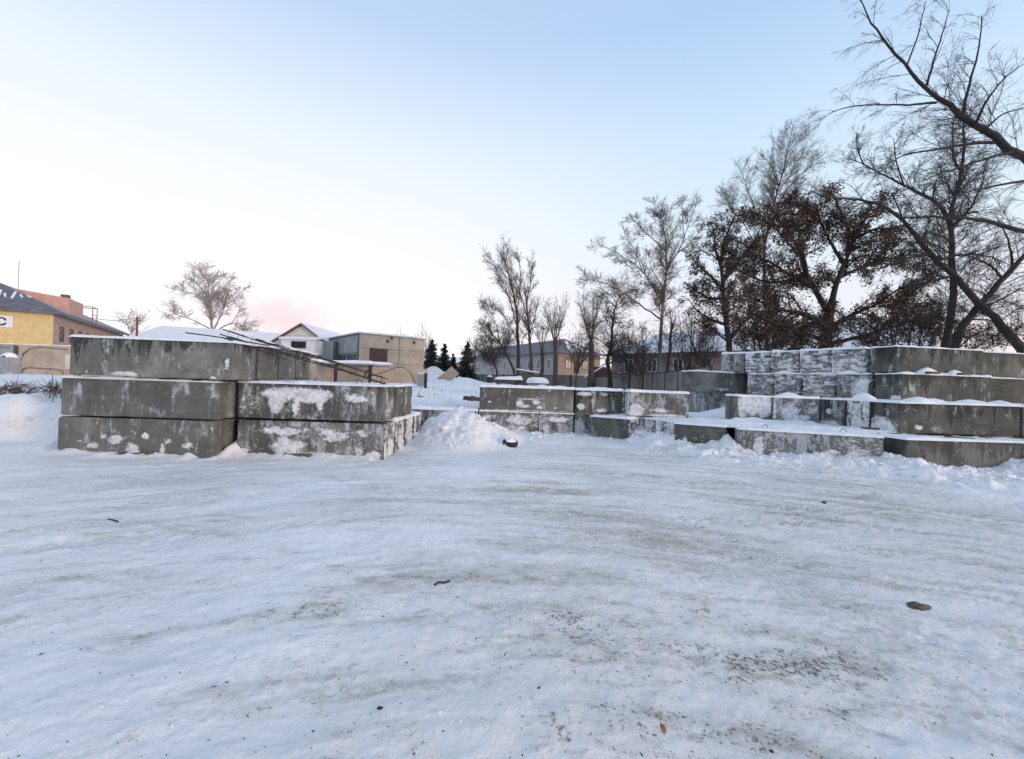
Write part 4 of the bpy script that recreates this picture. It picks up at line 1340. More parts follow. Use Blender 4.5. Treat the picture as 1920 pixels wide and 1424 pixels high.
# pale marker post at the left end of the stack
p = at(131, 690, 12)
mp_ = thing('marker_post', 'pale short post with an orange foot behind the top left block', 'post', (p.x, p.y, gz(p.x, p.y)))
b0 = at(131, 693, 12).z - gz(p.x, p.y)
MB().box(-.07, .07, -.05, .05, b0 - .25, b0).build('foot', M_ORANGE, mp_, .005)
MB().box(-.085, .085, -.06, .06, b0 + .002, b0 + .40).build('shaft', M_CREAM, mp_, .005)
MB().box(-.03, .03, -.03, .03, -.2, b0 - .25).build('stake', M_WOOD, mp_)

# --- houses beyond the fence on the right
C2 = Vector((at(1042, 660, 75).x, 75, 0))
mid = thing('slate_house', 'two-storey house with slate roof and peach gable end behind the poplars', 'house', C2, 0)
ez = at(1042, 661, 75).z
bx_ = at(886, 675, 110)
dirl = Vector((bx_.x - C2.x, bx_.y - C2.y)).normalized()
ll = (Vector((bx_.x, bx_.y)) - Vector((C2.x, C2.y))).length
mid.rotation_euler = (0, 0, math.atan2(dirl.y, dirl.x) - math.pi)   # local -x runs along the long front
gw = 9.5
MB().box(-ll, 0, .0, .3, .4, ez).build('front_wall', M_OFFW, mid)
MB().box(-.3, .0, .302, gw, .4, ez).build('gable_wall', M_PEACH, mid)
rz_ = ez + 2.9
mb = MB()
mb.slab([(-ll - .5, -.6, ez - .1), (.6, -.6, ez - .1), (-gw / 2, gw / 2, rz_), (-ll + gw / 2, gw / 2, rz_)], (0, -1, 1.6), .15)
mb.build('front_roof', M_SLATE, mid)
mb = MB()
mb.slab([(.6, -.6, ez - .1), (.6, gw + .6, ez - .1), (-gw / 2, gw / 2 + .01, rz_), (-gw / 2, gw / 2 - .01, rz_)], (1, 0, 1.6), .15)
er = mb.build('end_roof', M_SLATE, mid)
mb = MB()
for (f0, f1, s0, s1) in ((.15, .8, .25, .40), (.2, .6, .5, .75), (.1, .3, .3, .8)):
    def rp(f, s):
        yy = -.6 + (gw + 1.2) * s
        return Vector((.6, yy, ez - .1)).lerp(Vector((-gw / 2, gw / 2, rz_)), f) + Vector((.06, 0, .17))
    mb.slab([rp(f0, s0), rp(f0, s1), rp(f1, s1), rp(f1, s0)], (1, 0, 1.6), .08)
mb.build('roof_snow', M_SNOW, er)
for k in range(int(ll / 3.6)):
    window(mid, -2.6 - 3.6 * k, 0, 3.8, 1.2, 1.7, 'y-', M_WHITE)
    window(mid, -2.6 - 3.6 * k, 0, .9, 1.2, 1.7, 'y-', M_WHITE)
for yy in (2.0, 5.6):
    window(mid, 0, yy, 3.9, 1.2, 1.6, 'x+', M_BROWN)

C3 = Vector((at(1147, 665, 58).x, 58, 0))
rp_ = at(1400, 648, 46)
bz_ = thing('brick_house', 'long greyish house with blue-white snow roof behind the broken trunk', 'house', C3, math.atan2(rp_.y - C3.y, rp_.x - C3.x))
ll = (Vector((rp_.x, rp_.y)) - Vector((C3.x, C3.y))).length + 14
ez = at(1147, 665, 58).z
MB().box(0, ll, 0, .3, .3, ez).build('front_wall', M_BRICKY, bz_)
MB().box(0, .3, .302, 10, .3, ez).build('end_wall', M_PINKW, bz_)
rz_ = ez + 2.9
MB().slab([(-.5, -.7, ez - .15), (ll, -.7, ez - .15), (ll, 5, rz_), (4.5, 5, rz_)], (0, -1, 1.8), .2).build('roof', M_SNOW, bz_)
MB().slab([(-.5, -.7, ez - .15), (-.5, 10.6, ez - .15), (4.5, 5.01, rz_), (4.5, 4.99, rz_)], (-1, 0, 1.8), .2).build('end_roof', M_SNOW, bz_)
MB().slab([(-.5, 10.6, ez - .15), (ll, 10.6, ez - .15), (ll, 5, rz_), (4.5, 5, rz_)], (0, 1, 1.8), .2).build('rear_roof', M_SNOW, bz_)
vbox('eaves_board', M_BROWN, bz_, -.5, ll, -.78, -.70, ez - .3, ez - .02)
for k in range(9):
    window(bz_, 2.0 + 3.3 * k, 0, ez - 2.3, 1.2, 1.6, 'y-', M_WHITE)
p = at(862, 705, 120)
fh = thing('distant_shed', 'pale distant shed seen between the spruces', 'shed', (p.x, p.y, .5))
MB().box(-6, 2, 0, 6, 0, 5.5).build('wall', M_OFFW, fh)
MB().slab([(-6.4, -.4, 5.5), (2.4, -.4, 5.5), (2.4, 6.4, 7), (-6.4, 6.4, 7)], (0, -.2, 1), .3).build('roof', M_SNOW, fh)
p = at(1400, 640, 40)
fp = thing('red_barrier', 'dull red painted shed wall behind the bare trees beside the peach gable', 'shed', (at(1122, 690, 54).x, 54, .5))
MB().box(-.8, 1.2, 0, 2.2, 0, 3.0).build('wall', M_MAROON, fp)
MB().slab([(-1.6, -.4, 1.6), (-1.5, 2.6, 1.6), (1.5, 2.6, 3.6), (1.4, -.4, 3.6)], (-.4, 0, 1), .15).build('roof', M_SNOW, fp)

# --- fence of sheets between dark posts
FX = [(800, 703, 92), (822, 703, 90), (838, 703, 88), (855, 703, 86), (872, 703, 84), (889, 703, 80), (905, 703, 77), (924, 703.5, 74), (944, 704, 70), (968, 704, 66), (1012, 704, 60), (1040, 704, 57), (1070, 705, 55.5), (1103, 706, 54), (1141, 707, 52), (1182, 706, 50), (1201, 703.5, 46.5), (1224, 700.5, 43), (1248, 698, 40),
      (1272, 695.5, 37), (1300, 692, 34), (1332, 688, 31)]
FP = [at(*q) for q in FX]
ff = thing('sheet_fence', 'long grey fence of flat sheets between dark posts behind the middle wall', 'fence', (FP[0].x, FP[0].y, 0))
o0 = Vector((FP[0].x, FP[0].y, 0))
for i in range(len(FP) - 1):
    a, b = FP[i] - o0, FP[i + 1] - o0
    n = Vector((b.y - a.y, -(b.x - a.x), 0)).normalized()
    zt = min(a.z, b.z) - .03
    mb = MB()
    mb.slab([(a.x, a.y, .2), (b.x, b.y, .2), (b.x, b.y, b.z - .03), (a.x, a.y, a.z - .03)], n, .06)
    pn = mb.build('panel', M_FDARK if i < 10 else M_FPAN, ff)
    mb = MB()
    mb.slab([(a.x, a.y, a.z - .03), (b.x, b.y, b.z - .03), (b.x, b.y, b.z + .03), (a.x, a.y, a.z + .03)], n, .1)
    mb.build('top_rail', M_DARKST, pn)
for q in FP:
    d = q - o0
    MB().box(d.x - .09, d.x + .09, d.y - .16, d.y - .04, .2, d.z + .15).build('post', M_DARKST, ff)

# --- small things behind the middle wall
p = at(987, 724, 19)
bt = thing('wooden_booth', 'small brown wooden booth with a slanting snowy lid behind the middle wall', 'booth', (p.x, p.y, .6))
zb = at(987, 700, 19).z - .6
for i in range(4):
    vbox('board', M_WOOD, bt, -.32 + .16 * i + .006, -.32 + .16 * (i + 1) - .006, -.3, -.27, 0, zb, .004)
vbox('frame', M_WOOD, bt, -.32, .32, -.265, .3, 0, zb - .03)
MB().slab([(-.48, -.42, zb + .08), (.52, -.42, zb - .04), (.52, .42, zb - .04), (-.48, .42, zb + .08)], (.1, 0, 1), .04).build('lid', M_WOOD, bt)
MB().slab([(-.46, -.40, zb + .125), (.50, -.40, zb + .005), (.50, .40, zb + .005), (-.46, .40, zb + .125)], (.1, 0, 1), .05).build('snow_cap', M_SNOW, bt, .012)
p = at(955, 718, 18)
bn = thing('timber_bench', 'snow laden timber bench left of the wooden booth', 'bench', (p.x, p.y, .6))
zt = at(955, 712, 18).z - .6
for i in range(3):
    vbox('slat', M_WOOD, bn, -.55, .5, -.3 + .2 * i, -.12 + .2 * i, zt - .06, zt)
for x in (-.45, .4):
    vbox('leg', M_WOOD, bn, x - .05, x + .05, -.2, .2, 0, zt - .06)
U, V = np.meshgrid(np.linspace(-.6, .55, 40), np.linspace(-.34, .32, 20), indexing='ij')
e = np.minimum(np.minimum(U + .6, .55 - U), np.minimum(V + .34, .32 - V))
h = zt + (.12 + .05 * fbm(U * 3, V * 3, 3, 81) + .04 * U) * np.clip(e / .08, 0, 1) ** .5 - .01
link('snow_cap', grid_mesh('snow_cap', np.stack([U, V, h], -1), M_SNOW), bn)
p = at(1008, 720, 17)
bl = thing('concrete_ring', 'low round concrete ring capped with thick snow, right of the booth', 'concrete ring', (p.x, p.y, .6))
zt = at(1008, 716, 17).z - .6
MB().tube([(0, 0, 0), (0, 0, zt)], .38, 20).build('ring', M_PANELG, bl)
U, V = np.meshgrid(np.linspace(-.5, .5, 36), np.linspace(-.5, .5, 36), indexing='ij')
q = np.hypot(U, V) / .44 + .08 * fbm(U * 4, V * 4, 2, 83)
link('snow_cap', grid_mesh('snow_cap', np.stack([U, V, zt + .17 * np.clip(1 - q ** 4, 0, 1) ** .6 - .06 * (q > 1)], -1), M_SNOW, q < 1.1), bl)
p = at(918, 722, 34)
bo = thing('bollard', 'dark round bollard with a white snow knob before the sheet fence', 'bollard', (p.x, p.y, .6))
MB().tube([(0, 0, 0), (0, 0, at(918, 707, 34).z - .6)], .26, 12).build('shaft', M_DARKST, bo, smooth=False)
MB().tube([(0, 0, at(918, 707, 34).z - .6), (0, 0, at(918, 704, 34).z - .6)], [.24, .1], 12).build('snow_cap', M_SNOW, bo)
p = at(838, 706, 31)
wb = MB().slab([(-.9, 0, -.1), (.3, .1, 1.0), (.8, .6, .5), (-.2, .4, -.4)], (0, -1, .4), .06).build('tilted_panel', M_PLAST, None, loc=(p.x, p.y, p.z - .3))
tag(wb, 'beige sheet lying tilted against the dumped snow', 'panel')

# frozen earth showing through the snow beyond the low wall
M_EARTH = simple('frozen_brown_earth', (0.10, 0.06, 0.045), .95, .4, 5, .8)


def clod(px, py, Y, rx, ry, rz, label, mat=M_EARTH, name='earth_clod', cat='earth clod', group=None, seed=1, dz=0.0):
    p = at(px, py, Y)
    bm = bmesh.new()
    bmesh.ops.create_icosphere(bm, subdivisions=3, radius=1)
    for v in bm.verts:
        c = v.co
        k = 1 + .42 * float(fbm(np.array([c.x * 2 + c.z]), np.array([c.y * 2 - c.z]), 3, seed)[0]) + .34 * float(fbm(np.array([c.x * 6 + c.z * 3]), np.array([c.y * 6]), 2, seed + 3)[0])
        v.co = Vector((c.x * rx * k, c.y * ry * k, max(c.z, -.3) * rz * k))
    me = bpy.data.meshes.new(name)
    bm.to_mesh(me)
    bm.free()
    me.materials.append(mat)
    o = link(name, me, None, (p.x, p.y, gz(p.x, p.y) + dz))
    return tag(o, label, cat, group)


clod(884, 747, 13.2, .28, .2, .16, 'ragged patch of brown frozen earth beyond the low block', seed=3)
clod(848, 745, 13.6, .10, .08, .08, 'small dark earth lump in the snow left of the brown patch', seed=5)
clod(787, 741, 13.8, .14, .1, .06, 'dark earth crumbs in snow beside the left stack corner', seed=7)


def gpix(px, py):
    """ground distance at a pixel"""
    hz = 716 + 0.033 * (px - 960)
    return 1.32 * F / (py - hz)


M_DIRTY = simple('dirty_ice', (0.16, 0.135, 0.11), .9, .6, 30, 1.0)
clod(1722, 1140, gpix(1722, 1140), .078, .036, .026, 'dark gritty clod of frozen mud lying alone on the ice', M_DIRTY, 'mud_clod', 'mud clod', None, 11)
clod(712, 1339, gpix(712, 1339), .010, .008, .007, 'little dark pebble near the front edge left of centre', M_DARKST, 'pebble', 'pebble', 'pebbles on the ice', 19)
clod(1447, 1411, gpix(1447, 1411), .009, .007, .006, 'small black pebble at the very front, right of centre', M_DARKST, 'pebble', 'pebble', 'pebbles on the ice', 21)
clod(1545, 944, gpix(1545, 944), .026, .02, .022, 'black pebble standing out below the right snow bank', M_DARKST, 'pebble', 'pebble', 'pebbles on the ice', 23)
for (pts, lab) in (([(814, 1104), (822, 1100), (832, 1101), (843, 1098)], 'dark crooked stick on the ice at centre'), ([(203, 972), (212, 973), (222, 976)], 'short dark twig on white snow at left')):
    P3 = []
    for q in pts:
        w_ = at(q[0], q[1], gpix(*q))
        P3.append(Vector((w_.x, w_.y, gz(w_.x, w_.y) + .008)))
    o = MB().tube([v - P3[0] for v in P3], .006, 5).build('stick', M_BARKD, None, loc=P3[0])
    tag(o, lab, 'stick', 'sticks on the ice')
M_LEAFR = simple('russet_leaf', (0.33, 0.10, 0.045), .7, .3, 9, 0)
p = at(1243, 1372, gpix(1243, 1372))
o = MB().poly([(-.004, -.028, 0), (.008, -.012, .006), (.009, .01, .007), (0, .03, 0), (-.009, .008, .006), (-.008, -.014, .004), (0, 0, .012)], ((0, 1, 6), (1, 2, 6), (2, 3, 6), (3, 4, 6), (4, 5, 6), (5, 0, 6))).build('leaf', M_LEAFR, None, loc=(p.x, p.y, gz(p.x, p.y) + .003))
tag(o, 'single russet leaf on the ice at the front edge', 'leaf')

# scattered grit, leaf bits and twiglets on the ice
n = 1500
yy = 1.25 + (rng.random(n) ** 1.7) * 6.0
xx = (rng.random(n) * 2 - 1) * 1.2 * (yy + .2)
keep = rng.random(n) < np.clip(.25 + .5 * (fbm(xx * .6, yy * .6, 3, 91) + .4) + .12 * (xx > 0), 0.05, 1)
xx, yy = xx[keep], yy[keep]
n = len(xx)
zz = ground(xx, yy)
a = rng.normal(.5, .9, n)
ln_ = rng.uniform(.0015, .0065, n) * (1 + 1.1 * (rng.random(n) < .12))
wd_ = ln_ * rng.uniform(.18, .6, n)
hh = rng.uniform(.001, .005, n)
ca, sa = np.cos(a), np.sin(a)
base = np.array([(-1, 0, -.2), (0, -1, 0), (1, 0, -.2), (0, 1, 0), (0, 0, 1)], float)
V = np.zeros((n, 5, 3))
for i, (bx0, by0, bz0) in enumerate(base):
    V[:, i, 0] = xx + bx0 * ln_ * ca - by0 * wd_ * sa
    V[:, i, 1] = yy + bx0 * ln_ * sa + by0 * wd_ * ca
    V[:, i, 2] = zz + .001 + bz0 * hh
tri = np.array([(0, 1, 4), (1, 2, 4), (2, 3, 4), (3, 0, 4)])
Q = (np.arange(n)[:, None, None] * 5 + tri[None]).reshape(-1, 3)
o = link('ground_litter', mesh_np('ground_litter', V.reshape(-1, 3), Q, simple('litter_bits', (0.10, 0.08, 0.06), .9, .5, 3, 0), False))
tag(o, kind='stuff')

# crumbled snow lumps along the banks and on the heap
bm = bmesh.new()
bmesh.ops.create_icosphere(bm, subdivisions=1, radius=1)
IV = np.array([v.co[:] for v in bm.verts])
IF = np.array([[v.index for v in f.verts] for f in bm.faces])
bm.free()


def lumps(n, xs, ys, s0, s1, seed, name, zmin=.055):
    r = np.random.default_rng(seed)
    zz = ground(xs, ys)
    ok = zz > zmin
    xs, ys, zz = xs[ok], ys[ok], zz[ok]
    k = len(xs)
    s = (s0 + (s1 - s0) * r.random(k) ** 3.5) * np.where(xs < -2.05, .55, 1)
    sc = s[:, None, None] * r.uniform(.6, 1.25, (k, 1, 3)) * np.array([1.1, 1.1, .7])
    V = IV[None] * (1 + r.uniform(-.28, .28, (k, len(IV), 1))) * sc
    V = V + np.stack([xs, ys, zz + s * .15], -1)[:, None, :]
    Q = (np.arange(k)[:, None, None] * len(IV) + IF[None]).reshape(-1, 3)
    o = link(name, mesh_np(name, V.reshape(-1, 3), Q, M_SNOWG, False))
    return tag(o, kind='stuff')


M_SNOWG = snowmat('lumpy_snow', (0.84, 0.845, 0.86), .6, .10)
r_ = np.random.default_rng(55)
xs1 = r_.uniform(.3, 9.5, 650)
ys1 = np.interp(xs1, WX, WY) - np.abs(r_.normal(0, .75, 650)) - .05
xs2 = -1.2 + r_.normal(0, .85, 260)
ys2 = 9.3 + r_.normal(-.2, .75, 260)
xs3 = r_.uniform(-7.0, -2.1, 70)
ys3 = np.interp(xs3, WX, WY) - np.abs(r_.normal(0, .12, 70)) - .02
xs4 = r_.uniform(-9.5, -7.2, 70)
ys4 = 7.0 - np.abs(r_.normal(0, .4, 70))
xs5 = np.concatenate([-1.2 + r_.normal(.1, .65, 18), r_.uniform(2.9, 9.0, 60)])
ys5 = np.concatenate([9.2 + r_.normal(-.2, .6, 18), np.interp(xs5[18:], WX, WY) - np.abs(r_.normal(.2, .5, 60))])
lumps(0, xs5, ys5, .03, .10, 9, 'snow_chunks')
lumps(0, np.concatenate([xs1, xs2, xs3, xs4]), np.concatenate([ys1, ys2, ys3, ys4]), .008, .055, 5, 'snow_crumbs')


ys6 = 1.6 + 5.5 * r_.random(110) ** 1.2
xs6 = r_.uniform(-1.15, 1.15, 110) * (ys6 + .2)
lumps(0, xs6, ys6, .003, .011, 15, 'ice_crumbs', -9)


# ------------------------------------------------------------------ trees
def unit(v):
    return v / np.maximum(np.linalg.norm(v, axis=-1, keepdims=True), 1e-9)


def tubes(P, R, k):
    """P (n,s,3), R (n,s) -> verts, quads"""
    n, s = P.shape[:2]
    T = unit(np.gradient(P, axis=1))
    d = unit(P[:, -1] - P[:, 0])
    ref = np.where(np.abs(d[:, 2:3]) < .85, np.array([[0, 0, 1.0]]), np.array([[1.0, 0, 0]]))
    a = unit(np.cross(T, ref[:, None, :]))
    b = np.cross(a, T)
    ang = np.arange(k) * 2 * np.pi / k
    V = P[:, :, None, :] + R[:, :, None, None] * (np.cos(ang)[None, None, :, None] * a[:, :, None, :] + np.sin(ang)[None, None, :, None] * b[:, :, None, :])
    idx = np.arange(n * s * k).reshape(n, s, k)
    nx_ = np.roll(idx, -1, axis=2)
    Q = np.stack([idx[:, :-1], nx_[:, :-1], nx_[:, 1:], idx[:, 1:]], -1).reshape(-1, 4)
    return V.reshape(-1, 3), Q


def join(parts):
    Vs, Qs, o = [], [], 0
    for V, Q in parts:
        Vs.append(V)
        Qs.append(Q + o)
        o += len(V)
    return np.concatenate(Vs), np.concatenate(Qs)


def resample(pts, n):
    """smooth a polyline of (p, r) and give n points"""
    P = np.array(pts, float)
    m = len(P)
    if m == 2:
        t = np.linspace(0, 1, n)[:, None]
        return P[0] * (1 - t) + P[1] * t
    ext = np.vstack([2 * P[0] - P[1], P, 2 * P[-1] - P[-2]])
    out = []
    for t in np.linspace(0, m - 1 - 1e-6, n):
        i = int(t)
        f = t - i
        p0, p1, p2, p3 = ext[i], ext[i + 1], ext[i + 2], ext[i + 3]
        out.append(.5 * (2 * p1 + (p2 - p0) * f + (2 * p0 - 5 * p1 + 4 * p2 - p3) * f * f + (3 * p1 - p0 - 3 * p2 + p3) * f ** 3))
    return np.array(out)


def children(r, P, R, per, ang, lens, rk, segs, wob, grav, t0=.15, t1=1.0, flat=0.0, bias=None):
    """branches off every branch in P; per is a count, lens a (lo, hi) in metres or a ratio of the parent's length"""
    n, s = P.shape[:2]
    ln = np.linalg.norm(np.diff(P, axis=1), axis=2).sum(1)
    cnt = per if isinstance(per, np.ndarray) else np.full(n, per)
    par = np.repeat(np.arange(n), cnt)
    m = len(par)
    if m == 0:
        return None
    t = t0 + (t1 - t0) * r.random(m)
    f = t * (s - 1)
    i = np.minimum(f.astype(int), s - 2)
    fr = (f - i)[:, None]
    p = P[par, i] * (1 - fr) + P[par, i + 1] * fr
    rad_ = R[par, i] * (1 - fr[:, 0]) + R[par, i + 1] * fr[:, 0]
    tg = unit(P[par, i + 1] - P[par, i])
    rv = r.normal(size=(m, 3))
    if flat:
        rv[:, 2] *= (1 - flat)
    pr = unit(rv - tg * (rv * tg).sum(1, keepdims=True))
    a = np.radians(r.normal(ang[0], ang[1], m))[:, None]
    d = unit(np.cos(a) * tg + np.sin(a) * pr)
    if bias is not None:
        d = unit(d + np.array(bias))
    l = np.sqrt(ln[par] * ln.mean()) * r.uniform(lens[0], lens[1], m) * (1 - .45 * t)
    rr = np.minimum(rad_ * rk[0], rk[1])
    rr = np.maximum(rr, rk[2])
    return grow(r, p, d, l, rr, segs, wob, grav, rk[2] * .6)


def grow(r, p, d, l, rr, segs, wob, grav, rmin):
    m = len(p)
    P = np.zeros((m, segs + 1, 3))
    P[:, 0] = p
    cur = d.copy()
    st = (l / segs)[:, None]
    for k in range(segs):
        cur = unit(cur + r.normal(0, wob, (m, 3)) + np.array([0, 0, grav]))
        P[:, k + 1] = P[:, k] + cur * st
    tp = 1 - .75 * np.linspace(0, 1, segs + 1)[None, :]
    return P, np.maximum(rr[:, None] * tp, rmin)


GTR = 'bare trees beyond the sheet fence'


def tree(name, label, limbs, spec, mats, group, seed, cat='tree', leaf=None, sides=7, rs=None, dens=(1.5, 1.45, 1.35)):
    """limbs: list of polylines [(px, py, Y), ...] with start and end radius in metres, drawn as seen and set at their own distance"""
    r = np.random.default_rng(seed)
    LP, LR = [], []
    if rs is None:
        rs = .44 if group in (GTR, 'far trees on the left', 'thin poplars by the panel building') else 1.0
    for pts, ra, rb in limbs:
        ra, rb = ra * rs, max(rb * rs, .008 if rs == 1 else .016)
        w3 = [tuple(q) if len(q) == 4 else tuple(at(*q)) for q in pts]
        w3 = [q[:3] for q in w3]
        Pq = resample(w3, 15)
        k = np.linalg.norm(np.diff(Pq, axis=0), axis=1).sum()
        Pq[1:-1] += r.normal(0, .006 * k, (13, 3)) * .5
        LP.append(Pq)
        LR.append(ra + (rb - ra) * np.linspace(0, 1, 15) ** .8)
    LP, LR = np.array(LP), np.array(LR)
    base = LP[0, 0].copy()
    g0 = gz(base[0], base[1])
    drop = base[2] - g0
    if drop > 0.02:   # carry the trunk down to the ground
        LP[0, 0, 2] = g0 - .1
    base = np.array([base[0], base[1], min(g0, base[2])])
    o = thing(name, label, cat, tuple(base), 0, group)
    lev = [(LP, LR)]
    tr, cr = [tubes(LP - base, LR, sides)], []
    # flare at the foot
    cur = (LP, LR)
    for qi, q in enumerate(spec):
        q = dict(q)
        src = q.pop('src', None)
        par = lev[src] if src is not None else lev[-1]
        per = int(round(q.pop('per') * dens[min(qi, 2)]))
        q.pop('bylen', None)
        if True:
            ln = np.linalg.norm(np.diff(par[0], axis=1), axis=2).sum(1)
            per = np.maximum(1, np.round(per * ln / ln.mean())).astype(int)
        if rs != 1.0:
            q['rk'] = (q['rk'][0], q['rk'][1] * .6, q['rk'][2] * .62)
            q['lens'] = (q['lens'][0] * 1.15, q['lens'][1] * 1.2)
        sd_ = q.pop('sides', 3)
        tk = q.pop('trunk', False)
        c = children(r, par[0], par[1], per, **q)
        lev.append(c)
        (tr if tk else cr).append(tubes(c[0] - base, c[1], sd_))
    V, Q = join(tr)
    link('trunk', mesh_np('trunk', V, Q, mats[0]), o)
    if cr:
        V, Q = join(cr)
        link('crown', mesh_np('crown', V, Q, mats[1], False), o)
    if leaf:
        c = lev[leaf['lev']][0]
        pts = c[:, 1:].reshape(-1, 3)
        if 'mask' in leaf:
            pts = pts[leaf['mask'](pts)]
        n = leaf['n']
        cl = pts[r.integers(0, len(pts), n // leaf['clump'])]
        ctr = np.repeat(cl, leaf['clump'], 0) + r.normal(0, leaf['spread'], (n // leaf['clump'] * leaf['clump'], 3))
        n = len(ctr)
        ctr[:, 2] -= leaf['spread']
        u = unit(r.normal(size=(n, 3)) * np.array([1, 1, .6]) + np.array([0, 0, -.5]))
        v = unit(np.cross(u, r.normal(size=(n, 3))))
        nn = np.cross(u, v)
        s = leaf['size'] * r.uniform(.6, 1.3, n)[:, None]
        V = np.stack([ctr - u * s, ctr + v * s * .45 + nn * s * .2, ctr + u * s, ctr - v * s * .45 + nn * s * .2], 1).reshape(-1, 3) - base
        Q = np.arange(n * 4).reshape(n, 4)
        lf = link('leaves', mesh_np('leaves', V, Q, M_LEAF, False), o)
        lf['kind'] = 'stuff'
    return o


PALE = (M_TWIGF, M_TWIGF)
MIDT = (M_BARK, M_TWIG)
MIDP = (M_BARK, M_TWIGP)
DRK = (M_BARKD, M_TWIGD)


def K(per, ang, lens, rk, segs=5, wob=.10, grav=.03, **kw):
    d = dict(per=per, ang=ang, lens=lens, rk=rk, segs=segs, wob=wob, grav=grav)
    d.update(kw)
    return d


# far tree above the long roof
Yt = 85
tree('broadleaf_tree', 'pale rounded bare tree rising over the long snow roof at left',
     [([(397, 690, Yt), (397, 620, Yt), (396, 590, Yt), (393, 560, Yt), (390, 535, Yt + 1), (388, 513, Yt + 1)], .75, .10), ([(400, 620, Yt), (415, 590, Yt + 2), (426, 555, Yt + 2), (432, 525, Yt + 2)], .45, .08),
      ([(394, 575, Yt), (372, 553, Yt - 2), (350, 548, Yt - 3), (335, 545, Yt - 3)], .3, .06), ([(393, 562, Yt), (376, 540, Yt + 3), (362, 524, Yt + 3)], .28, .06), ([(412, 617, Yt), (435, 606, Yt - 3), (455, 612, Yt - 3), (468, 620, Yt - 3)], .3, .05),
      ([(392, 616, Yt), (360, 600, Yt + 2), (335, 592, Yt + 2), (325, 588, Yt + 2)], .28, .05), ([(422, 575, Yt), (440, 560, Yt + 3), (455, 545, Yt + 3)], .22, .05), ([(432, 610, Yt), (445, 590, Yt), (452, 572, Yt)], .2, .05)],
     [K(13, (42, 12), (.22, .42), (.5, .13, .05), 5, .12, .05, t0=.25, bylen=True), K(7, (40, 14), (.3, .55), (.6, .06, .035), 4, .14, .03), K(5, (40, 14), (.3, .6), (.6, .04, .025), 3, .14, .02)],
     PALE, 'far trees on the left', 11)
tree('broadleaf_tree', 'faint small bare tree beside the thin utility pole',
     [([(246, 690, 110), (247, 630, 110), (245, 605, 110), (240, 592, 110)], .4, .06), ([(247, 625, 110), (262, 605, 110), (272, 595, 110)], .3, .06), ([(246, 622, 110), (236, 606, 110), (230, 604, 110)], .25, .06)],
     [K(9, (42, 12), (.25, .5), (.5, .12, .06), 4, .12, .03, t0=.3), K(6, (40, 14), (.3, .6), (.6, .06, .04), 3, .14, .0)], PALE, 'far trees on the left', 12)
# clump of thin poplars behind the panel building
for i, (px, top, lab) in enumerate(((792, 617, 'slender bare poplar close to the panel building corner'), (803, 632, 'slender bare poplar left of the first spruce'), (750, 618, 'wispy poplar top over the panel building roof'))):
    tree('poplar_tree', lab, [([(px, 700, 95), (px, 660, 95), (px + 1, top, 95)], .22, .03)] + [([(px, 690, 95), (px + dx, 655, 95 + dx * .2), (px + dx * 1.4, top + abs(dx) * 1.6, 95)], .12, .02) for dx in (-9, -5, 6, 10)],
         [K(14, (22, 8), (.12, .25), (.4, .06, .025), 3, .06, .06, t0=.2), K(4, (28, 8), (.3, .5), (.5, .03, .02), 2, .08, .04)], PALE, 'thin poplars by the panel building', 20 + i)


def spruce(px, top, bot, Y, wpx, label, seed):
    r = np.random.default_rng(seed)
    b = at(px, bot, Y)
    tp = at(px, top, Y).z
    g0 = gz(b.x, b.y)
    H_ = tp - g0
    o = thing('spruce_tree', label, 'spruce tree', (b.x, b.y, g0), 0, 'spruces by the dumped snow')
    V, Q = tubes(np.array([[(0, 0, -.1), (0, 0, H_ * .5), (0, 0, H_)]]), np.array([[.22, .14, .02]]), 6)
    link('trunk', mesh_np('trunk', V, Q, M_BARKD), o)
    hw = wpx / 2 / F * Y * 1.45
    z, k = [], 0
    zz = .06 * H_
    P, D, Lg = [], [], []
    while zz < H_ * .98:
        f = 1 - zz / H_
        for j in range(int(7 + 8 * f)):
            a = r.uniform(0, 2 * np.pi)
            P.append((0, 0, zz + r.normal(0, .1)))
            D.append((np.cos(a), np.sin(a), .05 + .35 * (1 - f)))
            Lg.append(hw * (f ** .85 * 1.1 + .05) * r.uniform(.7, 1.12))
        zz += H_ * .022 + .1
    P, D, Lg = np.array(P), unit(np.array(D)), np.array(Lg)
    B_, R_ = grow(r, P, D, Lg, np.full(len(P), .05), 5, .03, -.07, .02)
    parts = [tubes(B_, R_, 3)]
    c = children(r, B_, R_, 22, (52, 12), (.22, .42), (1, .085, .05), 2, .08, -.15, t0=.05)
    parts.append(tubes(c[0], c[1], 3))
    V, Q = join(parts)
    link('crown', mesh_np('crown', V, Q, M_NEEDLE, False), o)


spruce(808, 637, 702, 70, 34, 'dark spruce nearest the panel building', 31)
spruce(832, 644, 702, 66, 30, 'middle dark spruce of the left trio', 32)
spruce(849, 664, 702, 66, 22, 'shortest dark spruce of the left trio', 33)
spruce(875, 641, 704, 62, 32, 'lone dark spruce standing right of the trio', 34)

